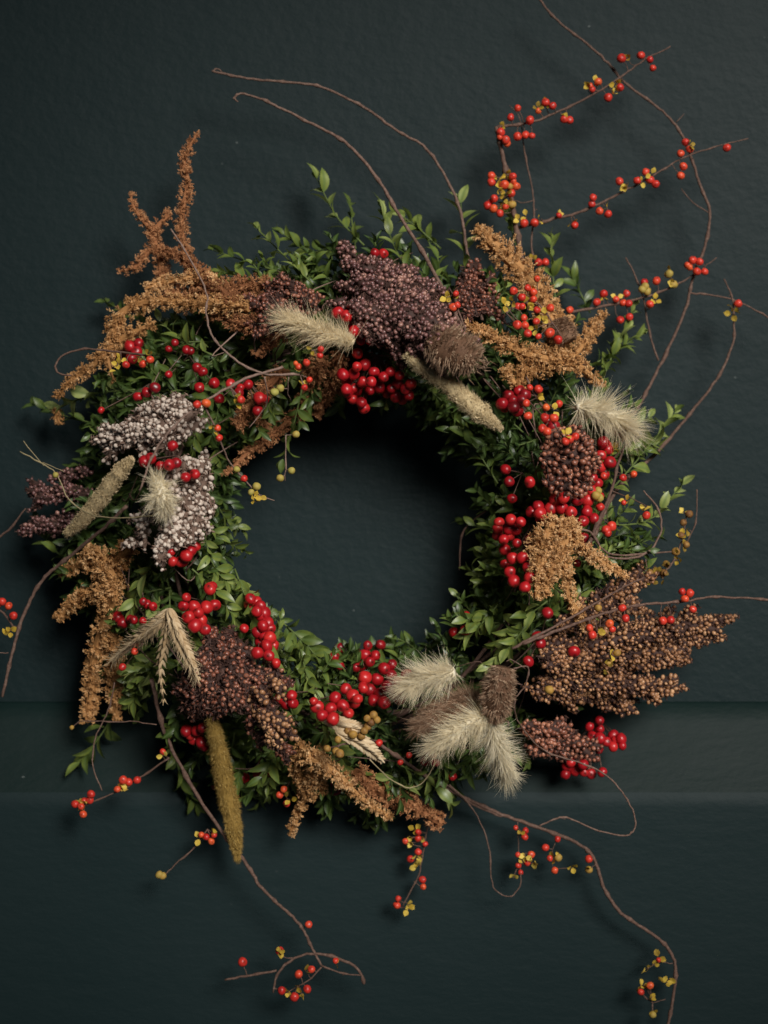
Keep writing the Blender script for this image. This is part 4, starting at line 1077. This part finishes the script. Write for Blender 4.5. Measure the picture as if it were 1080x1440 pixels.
vine('upper of two long bare twigs arching left from the wreath top',
 [([(298,100),(345,110),(400,115),(450,122),(510,150),(560,185),(600,210),(635,265),(650,310),(660,370),(678,450)], 1.7, 2.3),([(298,100),(305,97),(312,101)],1.4,.8)],
 off=0.012, name='bare_twig', cat='twig', group='long bare twigs', tone=.6)
vine('lower of two long bare twigs arching left from the wreath top',
 [([(328,138),(342,132),(380,145),(430,170),(485,200),(530,250),(560,300),(600,365),(650,462)], 1.6, 3.0),([(328,138),(335,143)],1.6,1.0)],
 off=0.03, name='bare_twig', cat='twig', group='long bare twigs', tone=.6)
vine('bittersweet tendril looping left beside the drooping caramel plume',
 [([(100,528),(82,525),(78,512),(90,498),(120,491),(150,493),(190,498),(212,500)], 1.3, 1.5)],
 [(177,513,6),(201,512,6),(211,506,6)], [(163,518),(165,512),(171,506),(196,505),(209,496)], off=0.055)
vine('pale forked bittersweet stem crossing the upper left of the wreath with hanging green capsules',
 [([(196,690),(215,640),(240,605),(275,573),(300,557),(340,535),(398,516)], 1.3, 1.9),
  ([(240,322),(262,355),(290,410),(290,440),(300,475),(330,505),(370,525),(422,527)], 1.2, 1.6),
  ([(288,572),(305,605),(315,635),(330,660),(345,675),(362,695),(386,704)], 1.4, .8),
  ([(422,527),(432,510),(442,492)], 1.2, .8), ([(372,530),(376,560),(366,582),(350,602)], 1.0, .7), ([(402,612),(402,645),(401,676)], 1.0, .8), ([(406,530),(404,550),(410,565)], .9,.7)],
 [(431,510,5.5),(420,516,5),(416,511,4),(451,491,5),(450,500,5),(435,534,5),(428,545,5),(339,562,6),(290,567,6.5),(277,569,6),(306,602,5),(308,616,5.5),(343,673,5.5)],
 [(438,492),(422,520),(427,539),(333,558),(334,567),(303,607),(300,602),(360,706),(366,697),(359,698)],
 [(386,552),(394,546),(416,611),(394,672),(410,662),(361,684),(353,692),(333,660)], off=0.065, r=5.2, tone=.85, ctone=.9)
vine('very thin pale green forked tendril at the far left below the grey seed heads',
 [([(28,635),(60,652),(80,668),(95,700),(120,720),(150,728),(200,727),(238,722)], .9, .9),([(33,620),(48,640),(62,655)],.6,.7),([(60,650),(90,663)],.7,.5)],
 [], [], [(78,668)], off=0.058, name='thin_tendril', cat='twig', group='thin tendrils', mat='pale_stem', r=5, ctone=.9)
vine('thick vine arching down to the left edge from the grey seed heads',
 [([(178,712),(140,748),(95,785),(60,815),(35,860),(18,915),(3,980)], 2.6, 2.2),([(-10,918),(12,918)],.8,.8)], off=0.045, name='bare_twig', cat='twig', group='long bare twigs', tone=.55)
vine('bittersweet berries at the left edge of the photo beside the arching vine',
 [([(-14,850),(5,862),(18,880),(28,884)], 1.8, 1.4),([(-12,762),(12,745),(36,715)], 2.0, 1.2)],
 [(3,846,6),(12,852,6),(19,866,6.5),(-2,850,5)], [(8,890),(15,888)], off=0.04, tone=.3)
vine('brown stick curving down from the lower left rim to a curled berried end',
 [([(213,955),(228,1020),(250,1070),(285,1130),(320,1180),(345,1212),(365,1245),(390,1270),(412,1290),(428,1310),(440,1335),(452,1358)], 3.0, 1.8),
  ([(384,1396),(388,1375),(400,1357),(425,1343),(455,1342),(485,1352),(505,1365),(512,1384)], 1.6, 2.2),
  ([(316,1378),(350,1372),(389,1365)], 1.8, 1.6), ([(452,1360),(435,1378),(420,1386)], 1.2,.8), ([(452,1358),(480,1368),(510,1372)], 1.6,.8),([(412,1347),(400,1346),(396,1338)],.9,.6),([(347,1372),(344,1362),(342,1354)],.8,.6)],
 [(434,1300,6),(341,1353,7.5),(420,1370,6.5),(438,1363,6),(432,1391,6.5),(414,1402,7),(396,1393,6.5),(393,1337,6.5),(472,1351,5)], [(432,1364),(425,1400),(417,1390),(398,1392),(404,1396),(474,1354),(396,1334),(396,1339)], off=0.03, tone=.5)
vine('bittersweet side branch reaching left above the lower ledge edge',
 [([(238,1066),(210,1085),(185,1101),(160,1115),(120,1132)], 1.5, 1.0)],
 [(229,1057,5),(173,1097,7),(181,1100,6.5),(193,1097,6),(165,1110,5.5),(128,1117,6.5),(126,1125,6.5),(106,1131,6.5),(118,1126,5),(114,1134,5.5),(117,1145,6)], [(229,1064),(179,1107),(168,1108),(116,1138),(120,1130),(112,1128)], off=0.03)
vine('thin twig hanging beside the amber plume with a fine cross twig',
 [([(161,960),(152,1000),(135,1035),(130,1075),(143,1112)], 1.0, 1.0),([(112,1014),(160,1015),(190,1015),(220,1019)],.8,.8)], [], [], [(101,1023,3)], off=0.04, name='thin_tendril', cat='twig', group='thin tendrils', tone=.6, r=3.4)
vine('short bittersweet twig ending in a dry bud below the mustard spike base',
 [([(292,1166),(275,1190),(250,1212),(232,1231)], 1.0, 1.0)],
 [(283,1174,5),(290,1177,5.5),(301,1174,5),(297,1183,5.5)], [(280,1179),(302,1170)], [(229,1232),(224,1230)], off=0.025, ctone=.6)
vine('three bittersweet berries below the orange brown sorghum at the bottom rim',
 [([(408,1098),(402,1112),(404,1128)], .9, .7)], [(399,1110,5.5),(393,1118,5.5),(403,1130,5.5)], [(402,1115),(408,1124)], off=0.02)
vine('two small bittersweet berries among the lower left leaves', [([(200,905),(185,925),(172,940)],.8,.6)], [(172,938,6),(189,916,5.5)], off=0.04)
vine('small bittersweet sprig dangling below the bottom of the wreath',
 [([(604,1140),(600,1170),(594,1205),(588,1232),(577,1252),(566,1276)], 1.2, .9)],
 [(570,1183,5),(588,1170,5),(588,1179,5.5),(588,1198,5.5),(577,1208,6),(594,1237,6),(595,1247,5),(560,1264,5),(558,1273,6),(598,1187,4.5)],
 [(575,1178),(578,1187),(583,1166),(592,1180),(587,1205),(583,1212),(586,1219),(573,1278),(576,1274)], off=0.01)
vine('long brown vine running from the bottom of the wreath to the lower right corner',
 [([(530,1045),(565,1068),(600,1092),(650,1120),(700,1143),(760,1165),(810,1185),(835,1207),(850,1250),(875,1285),(915,1312),(940,1335),(950,1362),(947,1400),(938,1450)], 2.8, 2.3),
  ([(620,1098),(660,1128),(705,1148)], 2.2, 2.0),
  ([(728,1155),(729,1190),(732,1215)],.7,.5),([(783,1178),(776,1200),(778,1222)],.7,.5),([(936,1405),(918,1410)],.7,.5),([(946,1355),(922,1352)],.7,.5)],
 [(725,1164,4),(739,1168,5),(738,1177,6),(728,1202,4.5),(747,1202,6),(741,1213,5.5),(729,1217,5),(732,1227,4.5),(767,1192,6),(773,1207,5),(780,1224,5.5),(784,1180,5),(828,1208,6),(914,1386,6),(901,1395,5.5),(926,1350,4),(609,1061,6.5),(563,1072,5),(575,1062,5),(533,1045,6)],
 [(733,1168),(735,1208),(745,1208),(750,1213),(739,1203),(775,1208),(785,1203),(722,1235),(805,1221),(829,1222),(910,1362),(920,1357),(926,1346),(937,1382),(932,1378),(941,1377),(905,1385),(898,1393),(916,1403),(918,1425),(912,1390),(908,1363)], [(785,1206),(918,1427),(828,1223)], off=0.015, ctone=.6)
vine('thin twig making a deep loop below the bottom bunny tail',
 [([(632,1104),(655,1125),(675,1155),(688,1195),(691,1238),(702,1256),(720,1260),(731,1245),(733,1228)], 1.0, .8)], off=0.02, name='thin_tendril', cat='twig', group='thin tendrils', tone=.55)
vine('long wandering tendril from the teasel over the red berries and back across the board',
 [([(722,940),(742,938),(738,965),(724,985),(728,1012),(752,1045),(780,1062),(820,1074),(855,1092),(875,1115),(890,1142),(893,1165),(880,1175),(840,1168),(800,1151),(780,1152),(758,1162)], 1.0, 1.3),([(738,940),(720,928),(712,930)],.8,.5)],
 off=0.045, name='thin_tendril', cat='twig', group='thin tendrils', tone=.62)
vine('thin green tendril draped over the bottom sprigs beside the braided ears',
 [([(520,1068),(540,1088),(565,1105),(585,1106),(600,1095),(613,1072)], .9, .8)], off=0.05, name='thin_tendril', cat='twig', group='thin tendrils', mat='pale_stem', tone=.6)
vine('broken twig hanging inside the right of the opening',
 [([(684,718),(665,732),(651,748),(647,775),(646,802)], 1.3, 1.0)], off=-0.01, name='bare_twig', cat='twig', group='long bare twigs', tone=.4)
vine('cluster of brown capsules beside the braided wheat ears',
 [([(500,1045),(480,1048),(462,1052)], 1.5, 1.2),([(500,1040),(515,1030),(528,1012)],1.5,1.2)], [], [], [(475,1040),(460,1053),(472,1056),(478,1060),(512,1028),(517,1022),(522,1016),(508,1035),(496,1033,6),(489,1028,7),(516,1010),(525,1005),(530,1012)], off=0.045, name='capsule_sprig', cat='seed pods', r=5.6, ctone=.3)

# every mesh that kept the default colour value
print("objects", len(bpy.data.objects), "tris", sum(len(o.data.polygons) for o in bpy.data.objects if o.type == 'MESH'))
